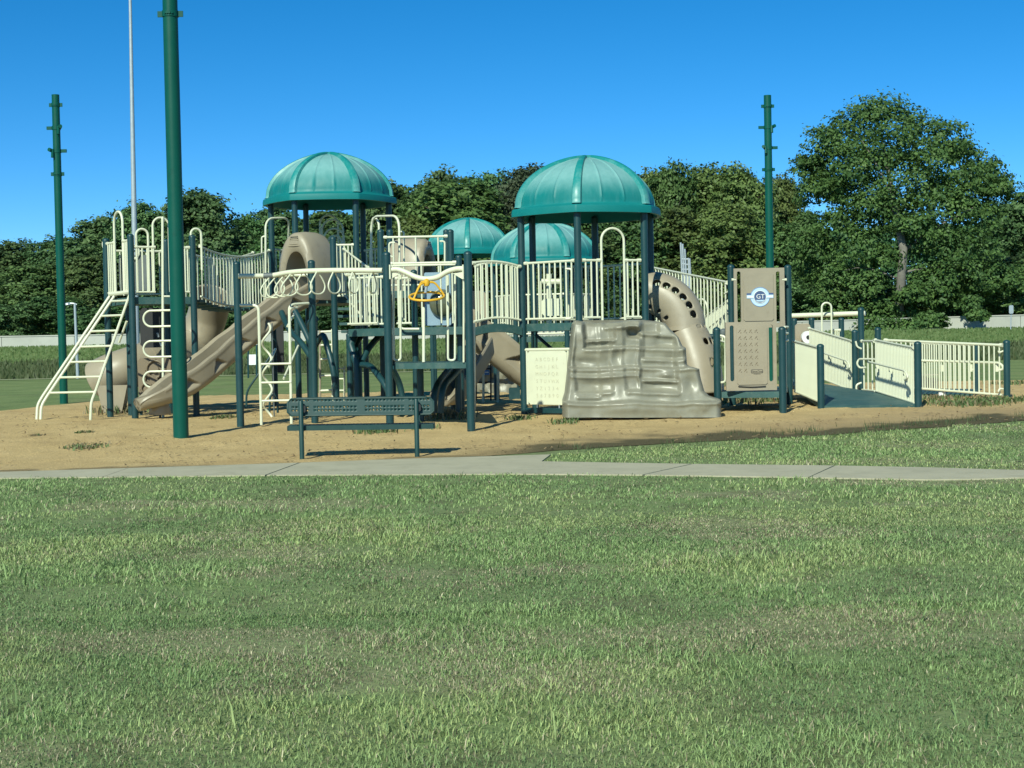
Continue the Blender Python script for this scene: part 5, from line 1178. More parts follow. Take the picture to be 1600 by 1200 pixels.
# ================================================================== rock climber
def rock():
    xb0, xb1 = P(880, 652, 25.0).x, P(1132, 648, 25.0).x
    t = thing('rock_climber', 'large grey-tan moulded plastic rock wall with glossy ledges leaning on the right dome tower', 'climbing rock', ((xb0 + xb1) / 2, 25.2, gz((xb0 + xb1) / 2, 25.2)))
    nu, nv = 210, 150
    ly, lx = [499, 505, 540, 575, 580, 615, 628, 655], [902, 897, 893, 888.5, 888, 884, 880, 880]
    ry, rx = [499, 504, 514, 527, 540, 543, 570, 573, 577, 590, 612, 620, 623, 625, 655], [1032, 1048, 1056, 1068, 1074, 1078, 1080, 1084, 1098, 1100, 1106, 1114, 1124, 1131, 1131]
    ux = np.linspace(0, 1, nu + 1); vx = np.linspace(0, 1, nv + 1)
    U, Vv = np.meshgrid(ux, vx); yt = 499 + 4.0 * np.interp(U, [0, .1, .25, .5, .7, .85, 1], [0.1, 0.6, 1.1, 0.7, 0.0, -0.1, 0.6])
    PY = 652.5 + (yt - 652.5) * Vv; PX = np.interp(PY, ly, lx) * (1 - U) + np.interp(PY, ry, rx) * U
    nz = lambda s_, k: vnoise(PX / s_ + 3.1 * k, PY / s_ + 7.7 * k) - 0.5
    wy = PY + 6.0 * (vnoise(PX / 55.0 + 4, PY * 0 + 2) - 0.5) + 1.2 * (vnoise(PX / 12.0, PY * 0 + 9) - 0.5)
    wx = PX + 5.0 * (vnoise(PY / 12.0 + 1, PX * 0 + 6) - 0.5)
    d = np.zeros_like(PX)
    def win(a, c, soft=4.0): return sstep(a - soft, a + soft, wx) * (1 - sstep(c - soft, c + soft, wx))
    def step(y, amt, a=800, c=1200, soft=2.2, lip=0.03):
        """a ledge: everything above line y sits further back; a soft lip overhangs along the line"""
        nonlocal d
        g = win(a, c); d = d + amt * (1 - sstep(y - soft, y + soft, wy)) * g - lip * np.exp(-((wy - y - 3.5) / 3.2) ** 2) * g
    def pocket(x, y, rx_, ry_, amt, p=4): 
        nonlocal d
        d = d + amt * np.exp(-(np.abs((wx - x) / rx_) ** p + np.abs((wy - y) / ry_) ** p))
    step(628, 0.13, soft=1.6, lip=0.03); step(574, 0.14, soft=1.6, lip=0.025); step(543, 0.12, 915, 1200, soft=1.6, lip=0.02)
    step(611, 0.045, 899, 957); step(612, 0.05, 978, 1062); step(593, 0.06, 1004, 1060, lip=0.04); step(617, 0.03, 900, 938, 1.5)
    step(530, 0.07, 917, 964); step(519, 0.06, 1006, 1036); step(508.5, 0.05, 948, 1004); step(560, 0.05, 1010, 1078); step(585, 0.04, 892, 1001, 3)
    pocket(995, 521, 10, 8, 0.17); pocket(940, 537, 20, 5, 0.08); pocket(1046, 533, 17, 7, 0.06); pocket(970, 558, 10, 12, 0.08, 2); pocket(1030, 603, 26, 7, 0.07); pocket(918, 564, 22, 6, 0.04, 2); pocket(930, 600, 26, 7, 0.05, 2); pocket(1060, 560, 15, 7, 0.05, 2); pocket(1080, 600, 9, 12, 0.06, 2); pocket(1045, 585, 12, 6, -0.07, 2); pocket(1000, 590, 3.0, 18, -0.05, 2); pocket(960, 590, 30, 10, -0.05, 2); pocket(985, 638, 60, 8, -0.04, 2); pocket(1100, 636, 14, 8, -0.03, 2)
    d = d + 0.17 * nz(52.0, 1) + 0.032 * nz(24.0, 2) + 0.008 * nz(8.0, 3)
    e = np.minimum(np.minimum(U / 0.035, (1 - U) / 0.05), 1); d = d + 0.34 * (1 - np.sqrt(np.clip(1 - (1 - e) ** 2, 0, 1)))
    e2 = np.minimum((1 - Vv) / 0.05, 1); d = d + 0.22 * (1 - np.sqrt(np.clip(1 - (1 - e2) ** 2, 0, 1)))
    full = []
    for j in range(nv + 1):
        row = []
        for i in range(nu + 1):
            p = P(float(PX[j, i]), float(PY[j, i]), 24.75 + 0.12 * j / nv); row.append(Vector((p.x, p.y + float(d[j, i]), p.z)))
        yb = max(q.y for q in row) + 0.12
        full.append(row + [Vector((row[-1].x, yb, row[-1].z)), Vector((row[0].x, yb, row[0].z)), row[0]])
    b = MB(); b.grid(full); m_ = nu + 4
    b.f.append(tuple(range(m_ - 1))); b.f.append(tuple(nv * m_ + k for k in range(m_ - 2, -1, -1)))
    b.build('rock_face', M['rock'], t, ang=80)
rock()

# ================================================================== tube climber with round holes
tc_ = thing('tube_climber', 'tan elbow tube with round holes rising beside the right dome tower', 'crawl tube', (P(1075, 640, 27.0).x, 27.0, gz(P(1075, 640, 27).x, 27)))
def elbow():
    ce = P(1006, 517, 27.3); Rm, rr = 0.705, 0.335
    # centre line: quarter circle from heading right at the tower to heading down, swinging slightly towards the viewer
    def cl(s):
        a = s * R(92); return Vector((ce.x + Rm * math.sin(a), ce.y - 0.30 * s, ce.z + Rm * math.cos(a))), Vector((math.cos(a), -0.15, -math.sin(a))).normalized()
    nu, nv = 8, 14
    def fn(u, v):
        p, T = cl(u / nu); up_ = Vector((math.sin(u / nu * R(92)), 0, math.cos(u / nu * R(92)))); up_ = (up_ - T * up_.dot(T)).normalized(); S = T.cross(up_)
        a = 2 * math.pi * v / nv; return p + (up_ * math.cos(a) + S * math.sin(a)) * rr * (1 + 0.13 * math.sin(math.pi * u / nu))
    tow = [j for j in range(nv) if (fn(3.5, j + 0.5) - cl(3.5 / nu)[0]).y < -0.05]          # cells on the viewer's side
    tow.sort(key=lambda j: -(fn(3.5, j + 0.5) - ce).length)
    H = {(i, tow[2]) for i in (1, 2, 3, 4, 5, 6)} | {(i, tow[-2]) for i in (1, 3, 5)}
    far = [j for j in range(nv) if (fn(3.5, j + 0.5) - cl(3.5 / nu)[0]).y > 0.05]; far.sort(key=lambda j: -(fn(3.5, j + 0.5) - ce).length)
    H |= {(i, far[2]) for i in (1, 2, 3, 4, 5, 6)} | {(i, far[-2]) for i in (1, 3, 5)}
    V, Fs = cell_grid(fn, nu, nv, H, 4, 0.40, True); b = MB(); b.add(V, Fs); o = b.build('upper_tube', M['tan'], tc_, ang=50); solid(o, 0.02, 0)
    p1, T1 = cl(1.0)
    fl = MB().tube([p1 - T1 * 0.03, p1 + T1 * 0.03], rr + 0.03, 28).build('flange', M['tan'], tc_)
    # lower tube: down to the ground, bulging to the right and towards the viewer
    base = [p1 + Vector((0, 0, -0.02)), p1 + Vector((0.10, -0.08, -0.30)), p1 + Vector((0.20, -0.2, -0.70)), p1 + Vector((0.24, -0.3, -1.15))]
    cp = crom(base, 8); nu2, nv2 = 7, 16
    def fn2(u, v):
        f = u / nu2 * (len(cp) - 1); i = min(int(f), len(cp) - 2); p = cp[i].lerp(cp[i + 1], f - i); T = (cp[i + 1] - cp[i]).normalized(); X = Vector((1, 0, 0)); X = (X - T * X.dot(T)).normalized(); S = T.cross(X); a = 2 * math.pi * v / nv2
        return p + (X * math.cos(a) + S * math.sin(a)) * (rr * (1.06 + 0.10 * math.sin(2.4 * u / nu2)))
    H2 = set()
    for j in range(nv2):
        q_ = fn2(0, j + 0.5) - cp[0]
        if q_.x > 0.13 and q_.x < 0.30: H2 |= {(i, j) for i in ((0, 2, 4) if q_.y < 0 else (0, 2, 4))}
    V, Fs = cell_grid(fn2, nu2, nv2, H2, 4, 0.40, True); b = MB(); b.add(V, Fs); o = b.build('lower_tube', M['tan'], tc_, ang=50); solid(o, 0.02, 0)
    tubes(tc_, 'floor_plate', [[p1 + Vector((-.2, .5, -0.10)), p1 + Vector((0.55, .5, -0.10))]], 0.05, 'teal')
elbow()

# ================================================================== accessible platform with badge panel
ap = thing('badge_platform', 'low dark platform with two tan panels, the upper one with a round blue badge', 'play tower', (P(1180, 640, 26.5).x, 26.5, gz(P(1180, 640, 26.5).x, 26.5)))
PD = {'fl': (1119.5, 25.9), 'fr': (1221.5, 25.5), 'bl': (1143, 28.2), 'br': (1232, 28.2)}
pv = {k: Vector((P(a, 500, d).x, d, 0)) for k, (a, d) in PD.items()}
for k, yt in (('fl', 511), ('fr', 510), ('bl', 413), ('br', 413.5)): post(ap, pv[k].x, pv[k].y, Z(PD[k][0], yt, PD[k][1]), 0.062)
zA = Z(1170, 612, 25.8); deck(ap, [pv['fl'] + Vector((.03, .02, 0)), pv['fr'] + Vector((-.03, .02, 0)), pv['br'] + Vector((-.03, -.02, 0)), pv['bl'] + Vector((.03, -.02, 0))], zA, 0.10)
def slot_panel(name, x0, x1, z0, z1, y, slots, m='tan', th=0.06):
    """moulded panel with two upright slots cut right through, raised middle field"""
    b = MB(); r_ = 0.03
    s = sorted(slots)  # (xa, xb, za, zb)
    xs_ = [x0] + [q for a in s for q in (a[0], a[1])] + [x1]
    for i in range(len(xs_) - 1):
        a, c = xs_[i], xs_[i + 1]
        if i % 2 == 0: b.box(((a + c) / 2, y, (z0 + z1) / 2), (c - a, th, z1 - z0))
        else:
            sl_ = s[i // 2]; w = (c - a) / 2; n_ = 8
            for (za, zb, sg) in ((sl_[3], z1, 1), (z0, sl_[2], -1)):      # block with half-round notch
                edge_ = za if sg > 0 else zb; far = zb if sg > 0 else za
                arc = [Vector(((a + c) / 2 - w * math.cos(math.pi * k / n_), y - th / 2, edge_ - sg * w + sg * w * math.sin(math.pi * k / n_))) for k in range(n_ + 1)]
                for k in range(n_):
                    p_, q_ = arc[k], arc[k + 1]; b.prism([p_, q_, Vector((q_.x, q_.y, far)), Vector((p_.x, p_.y, far))], (0, th, 0))
    o = b.build(name, M[m], ap, ang=30)
    return o
yl = 25.75; lx0, lx1 = P(1134, 560, yl).x, P(1213, 560, yl).x; lz0, lz1 = Z(1174, 610, yl), Z(1174, 503, yl)
def slx(a, D): return P(a, 540, D).x
slot_panel('lower_panel', lx0, lx1, lz0, lz1, yl, [(slx(1140.2, yl), slx(1146.4, yl), Z(1143, 596, yl), Z(1143, 508.5, yl)), (slx(1201, yl), slx(1207.3, yl), Z(1204, 596, yl), Z(1204, 507, yl))])
fx0, fx1 = slx(1150.5, yl), slx(1198, yl); cz = (Z(1174, 600, yl) + Z(1174, 510, yl)) / 2; hz_ = Z(1174, 510, yl) - Z(1174, 602, yl)
fo = MB().box(((fx0 + fx1) / 2, yl - 0.035, cz), (fx1 - fx0, 0.02, hz_), bev=0.03).build('raised_field', M['tan'], ap)
b = MB()
for r_ in range(7):
    for c_ in range(4):
        cx_, cz_ = slx(1155 + c_ * 8.6, yl), Z(1165, 517 + r_ * 10.2, yl)
        if r_ == 6 and c_ > 1: continue
        for k, (dx, dz, rr) in enumerate(((0, 0, .012), (0.022, -0.03, .009), (-0.016, -0.022, .007), (0.014, 0.016, .007))):
            b.lathe((0, 0, 0), [(rr, 0), (rr * 0.8, 0.006), (rr * 0.2, 0.009)], 7)
            nv_ = 21
            b.v[-nv_:] = [(cx_ + q[0] + dx, yl - 0.045 - q[2], cz_ + q[1] + dz) for q in b.v[-nv_:]]
o = b.build('raised_dots', M['tandark'], ap); o['kind'] = 'stuff'
# maker's plate and lettering
q = Vector((slx(1181.5, yl), yl - 0.047, Z(1181, 580, yl)))
MB().box(q, (0.20, 0.006, 0.062), bev=0.012).build('name_plate', M['black'], ap); MB().box(q - Vector((0, 0.004, 0)), (0.185, 0.004, 0.048), bev=0.008).build('name_plate_face', M['tan'], ap)
def flat_text(body, size, m, pos, par, name='lettering', sp_=1.0):
    o = link(name, text_mesh(body, size, name, m, 0.0015, 'CENTER', sp_), par, Vector(pos) - origin(par)); o.rotation_euler = (R(90), 0, 0); return o
flat_text('GameTime', 0.040, 'black', q - Vector((0, 0.008, 0.002)), ap)
flat_text('www.gametime.com', 0.014, 'black', q - Vector((0, 0.002, 0.045)), ap)
MB().tube(crom([Vector((slx(1152, yl), yl - .047, Z(1152, 603.6, yl))), Vector((slx(1173, yl), yl - .047, Z(1173, 604.6, yl))), Vector((slx(1195, yl), yl - .047, Z(1195, 603.4, yl)))], 4), 0.008, 6).build('lower_groove', M['black'], ap)
# upper panel and badge
yu = 28.0; ux0, ux1 = P(1146.5, 460, yu).x, P(1225.5, 460, yu).x; uz0, uz1 = Z(1186, 512, yu), Z(1186, 419, yu)
slot_panel('upper_panel', ux0, ux1, uz0, uz1, yu, [(slx(1152.6, yu), slx(1158.4, yu), Z(1155, 504, yu), Z(1155, 424, yu)), (slx(1213.5, yu), slx(1219.2, yu), Z(1216, 505, yu), Z(1216, 424, yu))])
MB().box(((slx(1162, yu) + slx(1209, yu)) / 2, yu - 0.035, Z(1186, 464, yu)), (slx(1209, yu) - slx(1162, yu), 0.02, Z(1186, 426, yu) - Z(1186, 501, yu)), bev=0.03).build('raised_field', M['tan'], ap)
for px in (1147, 1226): tubes(ap, 'panel_clamp', [[P(px - 4, 437, yu - .01), P(px + 3, 437, yu - .01)]], 0.024)
bx, bz = slx(1188, yu), Z(1188, 464, yu); by = yu - 0.047
def disc(r, y, m, name, par, seg=40): return MB().tube([Vector((bx, y + 0.004, bz)), Vector((bx, y, bz))], r, seg).build(name, M[m], par)
bd_ = disc(0.178, by, 'lblue', 'badge', ap)
def ann(r0, y, m, w, name): 
    return MB().tube([Vector((bx + r0 * math.cos(a), y, bz + r0 * math.sin(a))) for a in np.linspace(0, 6.2832, 49)[:-1]], w, 6, closed=True).build(name, M[m], bd_)
disc(0.112, by - 0.004, 'navy', 'badge_centre', bd_); ann(0.112, by - 0.004, 'white', 0.006, 'badge_ring'); ann(0.174, by - 0.004, 'blue', 0.003, 'badge_ring')
for sgn in (-1, 1):
    MB().box((bx + sgn * 0.20, by - 0.001, bz + 0.052), (0.085, 0.004, 0.035)).build('badge_ribbon', M['navy'], bd_, smooth=False)
    MB().box((bx + sgn * 0.175, by - 0.005, bz + 0.006), (0.135, 0.004, 0.062)).build('badge_ribbon', M['lblue'], bd_, smooth=False)
    MB().box((bx + sgn * 0.178, by - 0.0075, bz + 0.006), (0.11, 0.003, 0.030)).build('badge_ribbon', M['white'], bd_, smooth=False)
flat_text('GT', 0.115, 'white', (bx + 0.005, by - 0.010, bz + 0.004), ap)
MB().prism([Vector((bx - 0.085, by - 0.0085, bz - 0.055)), Vector((bx + 0.085, by - 0.0085, bz - 0.055)), Vector((bx + 0.05, by - 0.0085, bz - 0.085)), Vector((bx - 0.05, by - 0.0085, bz - 0.085))], (0, 0.003, 0)).build('badge_ribbon', M['lblue'], bd_, smooth=False)
tubes(ap, 'grab_bar', [fillet([P(1124, 524, 25.9), P(1133.5, 526, 25.85), P(1133.5, 597, 25.85), P(1124, 598, 25.9)], 0.07)], 0.02)
tubes(ap, 'grab_bar', [fillet([P(1137, 611, 25.75), P(1137, 598, 25.75), P(1143, 598, 25.75), P(1143, 611, 25.75)], 0.03)], 0.010, 'black')
tubes(ap, 'side_pole', [[P(1227.3, 515, 25.7), P(1228.5, 613, 25.7)]], 0.018)
tubes(ap, 'clamp', [[P(1226, y, 25.6), P(1231, y, 25.7)] for y in (511, 521, 532)], 0.02)
b = MB(); b.lathe(P(1130, 520, 26.3), [(0.0, -0.07), (0.06, -0.04), (0.07, 0.0), (0.06, 0.05), (0.0, 0.08)], 14); b.build('knob', M['slate'], ap)
# long sloping guard from the rear tower down to this platform
gr = thing('ramp_railing', 'sloping cream baluster railing behind the tan tube climber', 'railing', (P(1085, 500, 31).x, 31.0, gz(P(1085, 500, 31).x, 31)), 'cream ramp railings')
A, Bq = P(1010, 416, 34.5), P(1137, 441, 28.3); rail(gr, A, Bq, (A.z - 1.18, Bq.z - 1.12), (A.z, Bq.z), 26, 0.03)
tubes(gr, 'hand_loop', [fillet([P(1133, 443, 28.3), P(1141, 445, 28.2), P(1139, 455, 28.2), P(1132, 459, 28.3)], 0.08)], 0.018)
gr2 = thing('ramp_railing', 'low cream baluster railing seen edge-on left of the badge panel', 'railing', (P(1110, 500, 32).x, 32.0, gz(P(1110, 500, 32).x, 32)), 'cream ramp railings')
A, Bq = P(1092, 500, 34.5), P(1138, 470, 29.5); rail(gr2, A, Bq, (A.z - 0.75, Bq.z - 0.62), (A.z - 0.02, Bq.z), 26, 0.03, midrail=0.4)
hoop(gr2, P(1086, 490, 33.5), P(1106, 490, 33.0), Z(1096, 492, 33.2), Z(1096, 467, 33.2))

# ================================================================== ramp
rp_ = thing('access_ramp', 'dark teal access ramp rising towards the badge panel between cream railings', 'ramp', (P(1350, 640, 27).x, 27.0, gz(P(1350, 640, 27).x, 27)))
def gp(px, py, D): return P(px, py, D)
a0, a1 = P(1284, 641, 26.2), P(1434, 637, 26.4); c0_, c1_ = P(1243, 604, 29.2), P(1368, 613, 28.9); e0, e1 = P(1215, 588, 32.5), P(1334, 609, 29.9)
def strip(tri, th, m, name, t):
    b = MB(); b.prism([q - Vector((0, 0, th)) for q in tri], (0, 0, th)); return b.build(name, M[m], t, smooth=False)
za0 = gz(a0.x, a0.y) + 0.05; a0.z = za0; a1.z = gz(a1.x, a1.y) + 0.05
for k in range(3):       # ramp boards
    f0, f1 = k / 3 + 0.002, (k + 1) / 3 - 0.002
    strip([a0.lerp(c0_, f0), a1.lerp(c1_, f0), a1.lerp(c1_, f1), a0.lerp(c0_, f1)], 0.07, 'deck', 'deck_panel', rp_)
strip([c0_.lerp(a0, -0.005), c1_.lerp(a1, -0.005), e1, e0], 0.08, 'deck', 'deck_panel', rp_)
lt_ = [P(1282, 537, 26.2), P(1335, 515, 29.9), P(1433.5, 533, 26.35)]
pr = {}
for nm, px, D, yt in (('l', 1282, 26.25, 537), ('m', 1336, 29.9, 515), ('r', 1434, 26.4, 533), ('m2', 1346, 31.5, 480), ('x', 1372, 30.5, 511)):
    q = P(px, 560, D); pr[nm] = Vector((q.x, D, 0)); post(rp_, q.x, D, Z(px, yt, D), 0.062)
def rpanel(label, A, Bq, n, drop, mid=None, t=None):
    t = t or thing('ramp_railing', label, 'railing', ((A.x + Bq.x) / 2, (A.y + Bq.y) / 2, gz((A.x + Bq.x) / 2, (A.y + Bq.y) / 2)), 'cream ramp railings')
    g_ = rail(t, A, Bq, (A.z - drop, Bq.z - drop), (A.z, Bq.z), n, 0.05, midrail=None); return t
A, Bq = P(1240, 533, 28.6), P(1280, 543.5, 26.35); rpanel('left-hand dense cream railing of the access ramp, beside the badge platform', A, Bq, 22, Z(1280, 543, 26.35) - Z(1280, 628, 26.35))
A, Bq = P(1263, 512.5, 33.0), P(1333, 533.5, 30.0); tq = rpanel('middle dense cream railing at the back of the access ramp, with handrail', A, Bq, 30, Z(1333, 533, 30.0) - Z(1333, 611, 30.0))
def handrail(t, A, Bq, dz, offv):
    a = A + Vector((0, 0, -dz)) + offv; c = Bq + Vector((0, 0, -dz)) + offv; u = (c - a); l = u.length; u = u / l
    tubes(t, 'handrail', [fillet([c - offv * 0.2 - u * 0.12 - Vector((0, 0, .16)), c - Vector((0, 0, .16)), c + u * 0.16 - Vector((0, 0, .1)), c, a], 0.09)], 0.019)
    for f in (0.12, 0.5, 0.88):
        q = a.lerp(c, f); MB().box(q - offv * 0.5 - Vector((0, 0, 0.06)), (0.05, 0.05, 0.09)).build('handrail_bracket', M['cream'], t, smooth=False)
handrail(tq, A.lerp(Bq, 0.1), A.lerp(Bq, 0.95), 0.40, Vector((-0.10, -0.16, 0)))
A, Bq = P(1366, 531, 28.9), P(1429, 543.5, 26.55); tq = rpanel('right-hand dense cream railing of the access ramp, with handrail', A, Bq, 26, Z(1428, 543.5, 26.55) - Z(1428, 630, 26.55))
handrail(tq, A.lerp(Bq, 0.06), A.lerp(Bq, 0.97), 0.40, Vector((-0.16, -0.06, 0)))
A, Bq = P(1345, 533, 29.9), P(1367, 533, 29.0); tq = rpanel('short cream railing with curled ends beside the middle ramp post', A, Bq, 3, Z(1356, 533, 29.4) - Z(1356, 610, 29.4))
tubes(tq, 'curl', [fillet([P(1348, 612, 29.8), P(1338, 611, 29.8), P(1338, 601, 29.8), P(1346, 598, 29.8)], 0.1), fillet([P(1337, 533, 29.8), P(1339, 542, 29.8), P(1346, 545, 29.8)], 0.1), fillet([P(1366, 561, 29.2), P(1342, 561, 29.6), P(1338.5, 568, 29.6), P(1343, 575, 29.6), P(1353, 574, 29.5)], 0.07)], 0.019)
# right-hand long railing
A, Bq = P(1380, 531.5, 31.5), P(1569, 539.5, 29.2); q_ = P(1573, 560, 29.1)
tq = thing('ramp_railing', 'long cream railing at the far right, ending in a dark post, with a second handrail', 'railing', (P(1480, 600, 30).x, 30.0, gz(P(1480, 600, 30).x, 30)), 'cream ramp railings')
dr = Z(1569, 539.5, 29.2) - Z(1569, 617.5, 29.2); rail(tq, A, Bq, (A.z - dr * 0.98, Bq.z - dr), (A.z, Bq.z), 24, 0.05, rr=0.026)
hr = [P(1425, 563, 30.8), P(1500, 565, 30.2), P(1561, 567, 29.3), P(1567, 572, 29.25), P(1567, 577, 29.25), P(1560, 579, 29.3)]; tubes(tq, 'handrail', [fillet(hr, 0.1)], 0.024)
tubes(tq, 'curl', [fillet([P(1560, 548, 29.2), P(1561, 551, 29.2), P(1569, 548, 29.2)], 0.1), fillet([P(1560, 612, 29.2), P(1562, 607, 29.2), P(1569, 608, 29.2)], 0.1)], 0.018)
for px, D in ((1471, 30.5), (1516, 29.9), (1558, 29.4)): MB().box(P(px, 575, D), (0.075, 0.05, 0.14)).build('handrail_bracket', M['cream'], tq, smooth=False)
post(tq, q_.x, 29.1, Z(1573, 531, 29.1), 0.062)
A2, B2 = P(1420, 534, 33.6), P(1530, 537, 32.4)
tq2 = thing('ramp_railing', 'rear cream railing of the right-hand ramp, half hidden behind the long front one', 'railing', (P(1480, 600, 33).x, 33.0, gz(P(1480, 600, 33).x, 33)), 'cream ramp railings')
rail(tq2, A2, B2, (A2.z - 1.02, B2.z - 1.02), (A2.z - .03, B2.z - .03), 14, 0.05)
post(tq2, P(1525, 560, 32.3).x, 32.3, Z(1525, 535, 32.3), 0.058)
tubes(tq2, 'curl', [fillet([P(1521, 549, 32.3), P(1527, 546, 32.3), P(1528, 538, 32.3)], 0.1), fillet([P(1515, 577, 32.3), P(1527, 578, 32.3), P(1529, 570, 32.3), P(1522, 566, 32.3)], 0.08), fillet([P(1521, 604, 32.3), P(1527, 606, 32.3), P(1528, 614, 32.3)], 0.1)], 0.018)
r2 = [P(1437, 622, 30.9), P(1520, 616, 30.0), P(1530, 613, 32.3), P(1400, 606, 33.5)]
for q in r2: q.z = max(q.z, gz(q.x, q.y) + 0.05)
MB().prism([q - Vector((0, 0, .07)) for q in r2], (0, 0, .07)).build('deck_panel', M['deck'], rp_, smooth=False)
MB().box(P(1472, 617, 30.4), (0.13, 0.05, 0.10)).build('foot_plate', M['white'], rp_, smooth=False)
# sand-and-play table area behind the ramp: log beam, hoop, drum panel, posts
bk = thing('balance_beam_frame', 'cream horizontal overhead beam on dark posts behind the access ramp', 'overhead bar', (P(1295, 560, 35).x, 35.0, gz(P(1295, 560, 35).x, 35)))
tubes(bk, 'beam', [[P(1236, 493.5, 35.0), P(1352, 489.5, 34.2)]], 0.055, 'cream', 12)
for px, yt in ((1241.5, 497), (1268.5, 495.5), (1315, 496)): post(bk, P(px, 540, 36.0).x, 36.0, Z(px, yt, 36.0), 0.066)
hp = thing('entry_hoop', 'tall narrow cream hoop standing behind the middle ramp railing', 'handhold', (P(1291, 540, 34.3).x, 34.3, 0.6))
hoop(hp, P(1284.5, 524, 34.3), P(1299.5, 524, 34.3), Z(1291, 535, 34.3), Z(1291, 473, 34.3), 'hoop')
dp = thing('drum_panel', 'tan panel with a round white drum behind the access ramp', 'play panel', (P(1258, 540, 34).x, 34.6, gz(P(1258, 540, 34).x, 34.6)))
MB().box(P(1254, 527, 34.6), (0.34, 0.06, 0.62), bev=0.05).build('panel', M['tan'], dp)
q = P(1262, 527, 34.4); MB().tube([q + Vector((0, .1, 0)), q - Vector((0, .06, 0))], 0.14, 24).build('drum', M['white'], dp); MB().tube([q - Vector((0, .06, 0)), q - Vector((0, .075, 0))], 0.045, 16).build('drum_hole', M['black'], dp)
tubes(dp, 'leg', [[P(1250, 540, 34.6), Vector((P(1250, 540, 34.6).x, 34.6, gz(P(1250, 540, 34.6).x, 34.6) - .1))]], 0.03, 'teal')
sr = thing('low_railing', 'tiny cream railing right of the tall hoop behind the ramp', 'railing', (P(1306, 530, 34.6).x, 34.6, 0.6))
rail(sr, P(1300, 517, 34.6), P(1313, 516, 34.6), (Z(1306, 532, 34.6), Z(1306, 532, 34.6)), (Z(1306, 516, 34.6), Z(1306, 516, 34.6)), 4, 0.01)
bs = thing('boulder_seat', 'dark low box bench on the sand seen through the right-hand railing', 'box', (P(1448, 606, 33.9).x, 33.9, gz(P(1448, 606, 33.9).x, 33.9)))
q = P(1441, 601, 33.9); MB().box((q.x, 33.9, gz(q.x, 33.9) + 0.14), (0.12, 0.3, 0.32), bev=0.02).build('left_block', M['black'], bs)
q = P(1456, 603, 33.9); MB().box((q.x, 33.9, gz(q.x, 33.9) + 0.13), (0.2, 0.3, 0.26), bev=0.02).build('right_block', M['black'], bs); MB().box((q.x - .05, 33.9, gz(q.x, 33.9) + 0.33), (0.3, 0.3, 0.03)).build('top_board', M['tan'], bs, smooth=False)

# ================================================================== things behind the arched bridge
nb_ = thing('net_ladder', 'dark rung ladder standing behind the arched footbridge', 'ladder', (P(741, 640, 31.5).x, 31.5, gz(P(741, 640, 31.5).x, 31.5)))
for px in (744, 755.5, 767): tubes(nb_, 'side_rail', [[P(px, 553, 31.5), P(px, 626, 31.5)]], 0.018 if px != 755.5 else 0.024, 'black')
for y in (556, 577, 598, 621): tubes(nb_, 'rung', [[P(740, y, 31.5), P(768, y - 1, 31.5)]], 0.016, 'black')
q = P(760.5, 582, 31.4); MB().box(q, (0.11, 0.02, 0.10)).build('blue_sign', M['blue'], nb_, smooth=False); MB().box(q - Vector((0, 0.012, -0.005)), (0.075, 0.006, 0.025)).build('sign_print', M['white'], nb_, smooth=False)
for px in (755, 777.5): tubes(nb_, 'post', [[P(px + .5, 560, 31.2), P(px, 629, 31.2)]], 0.022, 'cream')
gw = thing('rear_boulder_wall', 'pale grey moulded climbing wall far behind the arched footbridge', 'climbing rock', (P(775, 620, 34).x, 34.0, gz(P(775, 620, 34).x, 34)))
rows = []
for j in range(13):
    row = []
    for i in range(25):
        px = 738 + 70 * i / 24; py = 612 - 54 * j / 12 + 3 * float(vnoise(i * .4, 2)); q = P(px, py, 34.0); row.append(Vector((q.x, 34.0 + 0.22 * float(fbm(px * .12, py * .12, 3)), q.z)))
    rows.append(row + [row[-1] + Vector((0, .5, 0)), row[0] + Vector((0, .5, 0)), row[0]])
MB().grid(rows).build('rock_face', M['rock'], gw); 
tp = thing('tunnel_panel', 'tan panel with round opening behind the arched footbridge', 'play panel', (P(770, 600, 33.5).x, 33.5, gz(P(770, 600, 33.5).x, 33.5)))
ce = P(766, 551, 33.5); V, Fs = cell_grid(lambda u, v: Vector((ce.x + (u - 1.5) * 0.34, 33.5, ce.z + (v - 0.5) * 0.34)), 3, 1, {(1, 0)}, 4, 0.40); b = MB(); b.add(V, Fs); solid(b.build('panel', M['tan'], tp), 0.06, 0)
q = P(792, 566, 33.3); MB().tube([q, q - Vector((0, .02, 0))], 0.06, 16).build('red_disc', M['red'], tp); MB().box(q - Vector((0, .024, 0)), (0.08, 0.006, 0.02)).build('disc_bar', M['white'], tp, smooth=False)
post(tp, P(776, 600, 33.0).x, 33.0, Z(776, 548, 33.0), 0.062)
bx_ = thing('step_box', 'small dark teal step box on the sand left of the letter panel', 'box', (P(804, 620, 33).x, 33.0, gz(P(804, 620, 33).x, 33)))
q = P(804, 615, 33.0); MB().box((q.x, 33.0, gz(q.x, 33) + 0.13), (0.24, 0.3, 0.26), bev=0.02).build('box', M['teal'], bx_)
cm = thing('chime_tubes', 'cluster of upright silver tubes sticking up above the sloping railing', 'chimes', (P(1068, 480, 36).x, 36.0, gz(P(1068, 480, 36).x, 36)))
for px, yt, yb in ((1063.5, 379, 470), (1066.5, 381, 470), (1070, 389, 470), (1075.5, 403, 450), (1077.5, 404, 450)): tubes(cm, 'chime_tube', [[P(px, yt, 36), P(px + 4 + (0 if yt < 400 else -2), yb, 36)]], 0.022, 'grey')
tubes(cm, 'cross_bar', [[P(1064, 405, 36), P(1078, 405, 36)], [P(1065, 421, 36), P(1079, 421, 36)], [P(1065, 412, 36), P(1078, 414, 36)]], 0.02, 'grey')
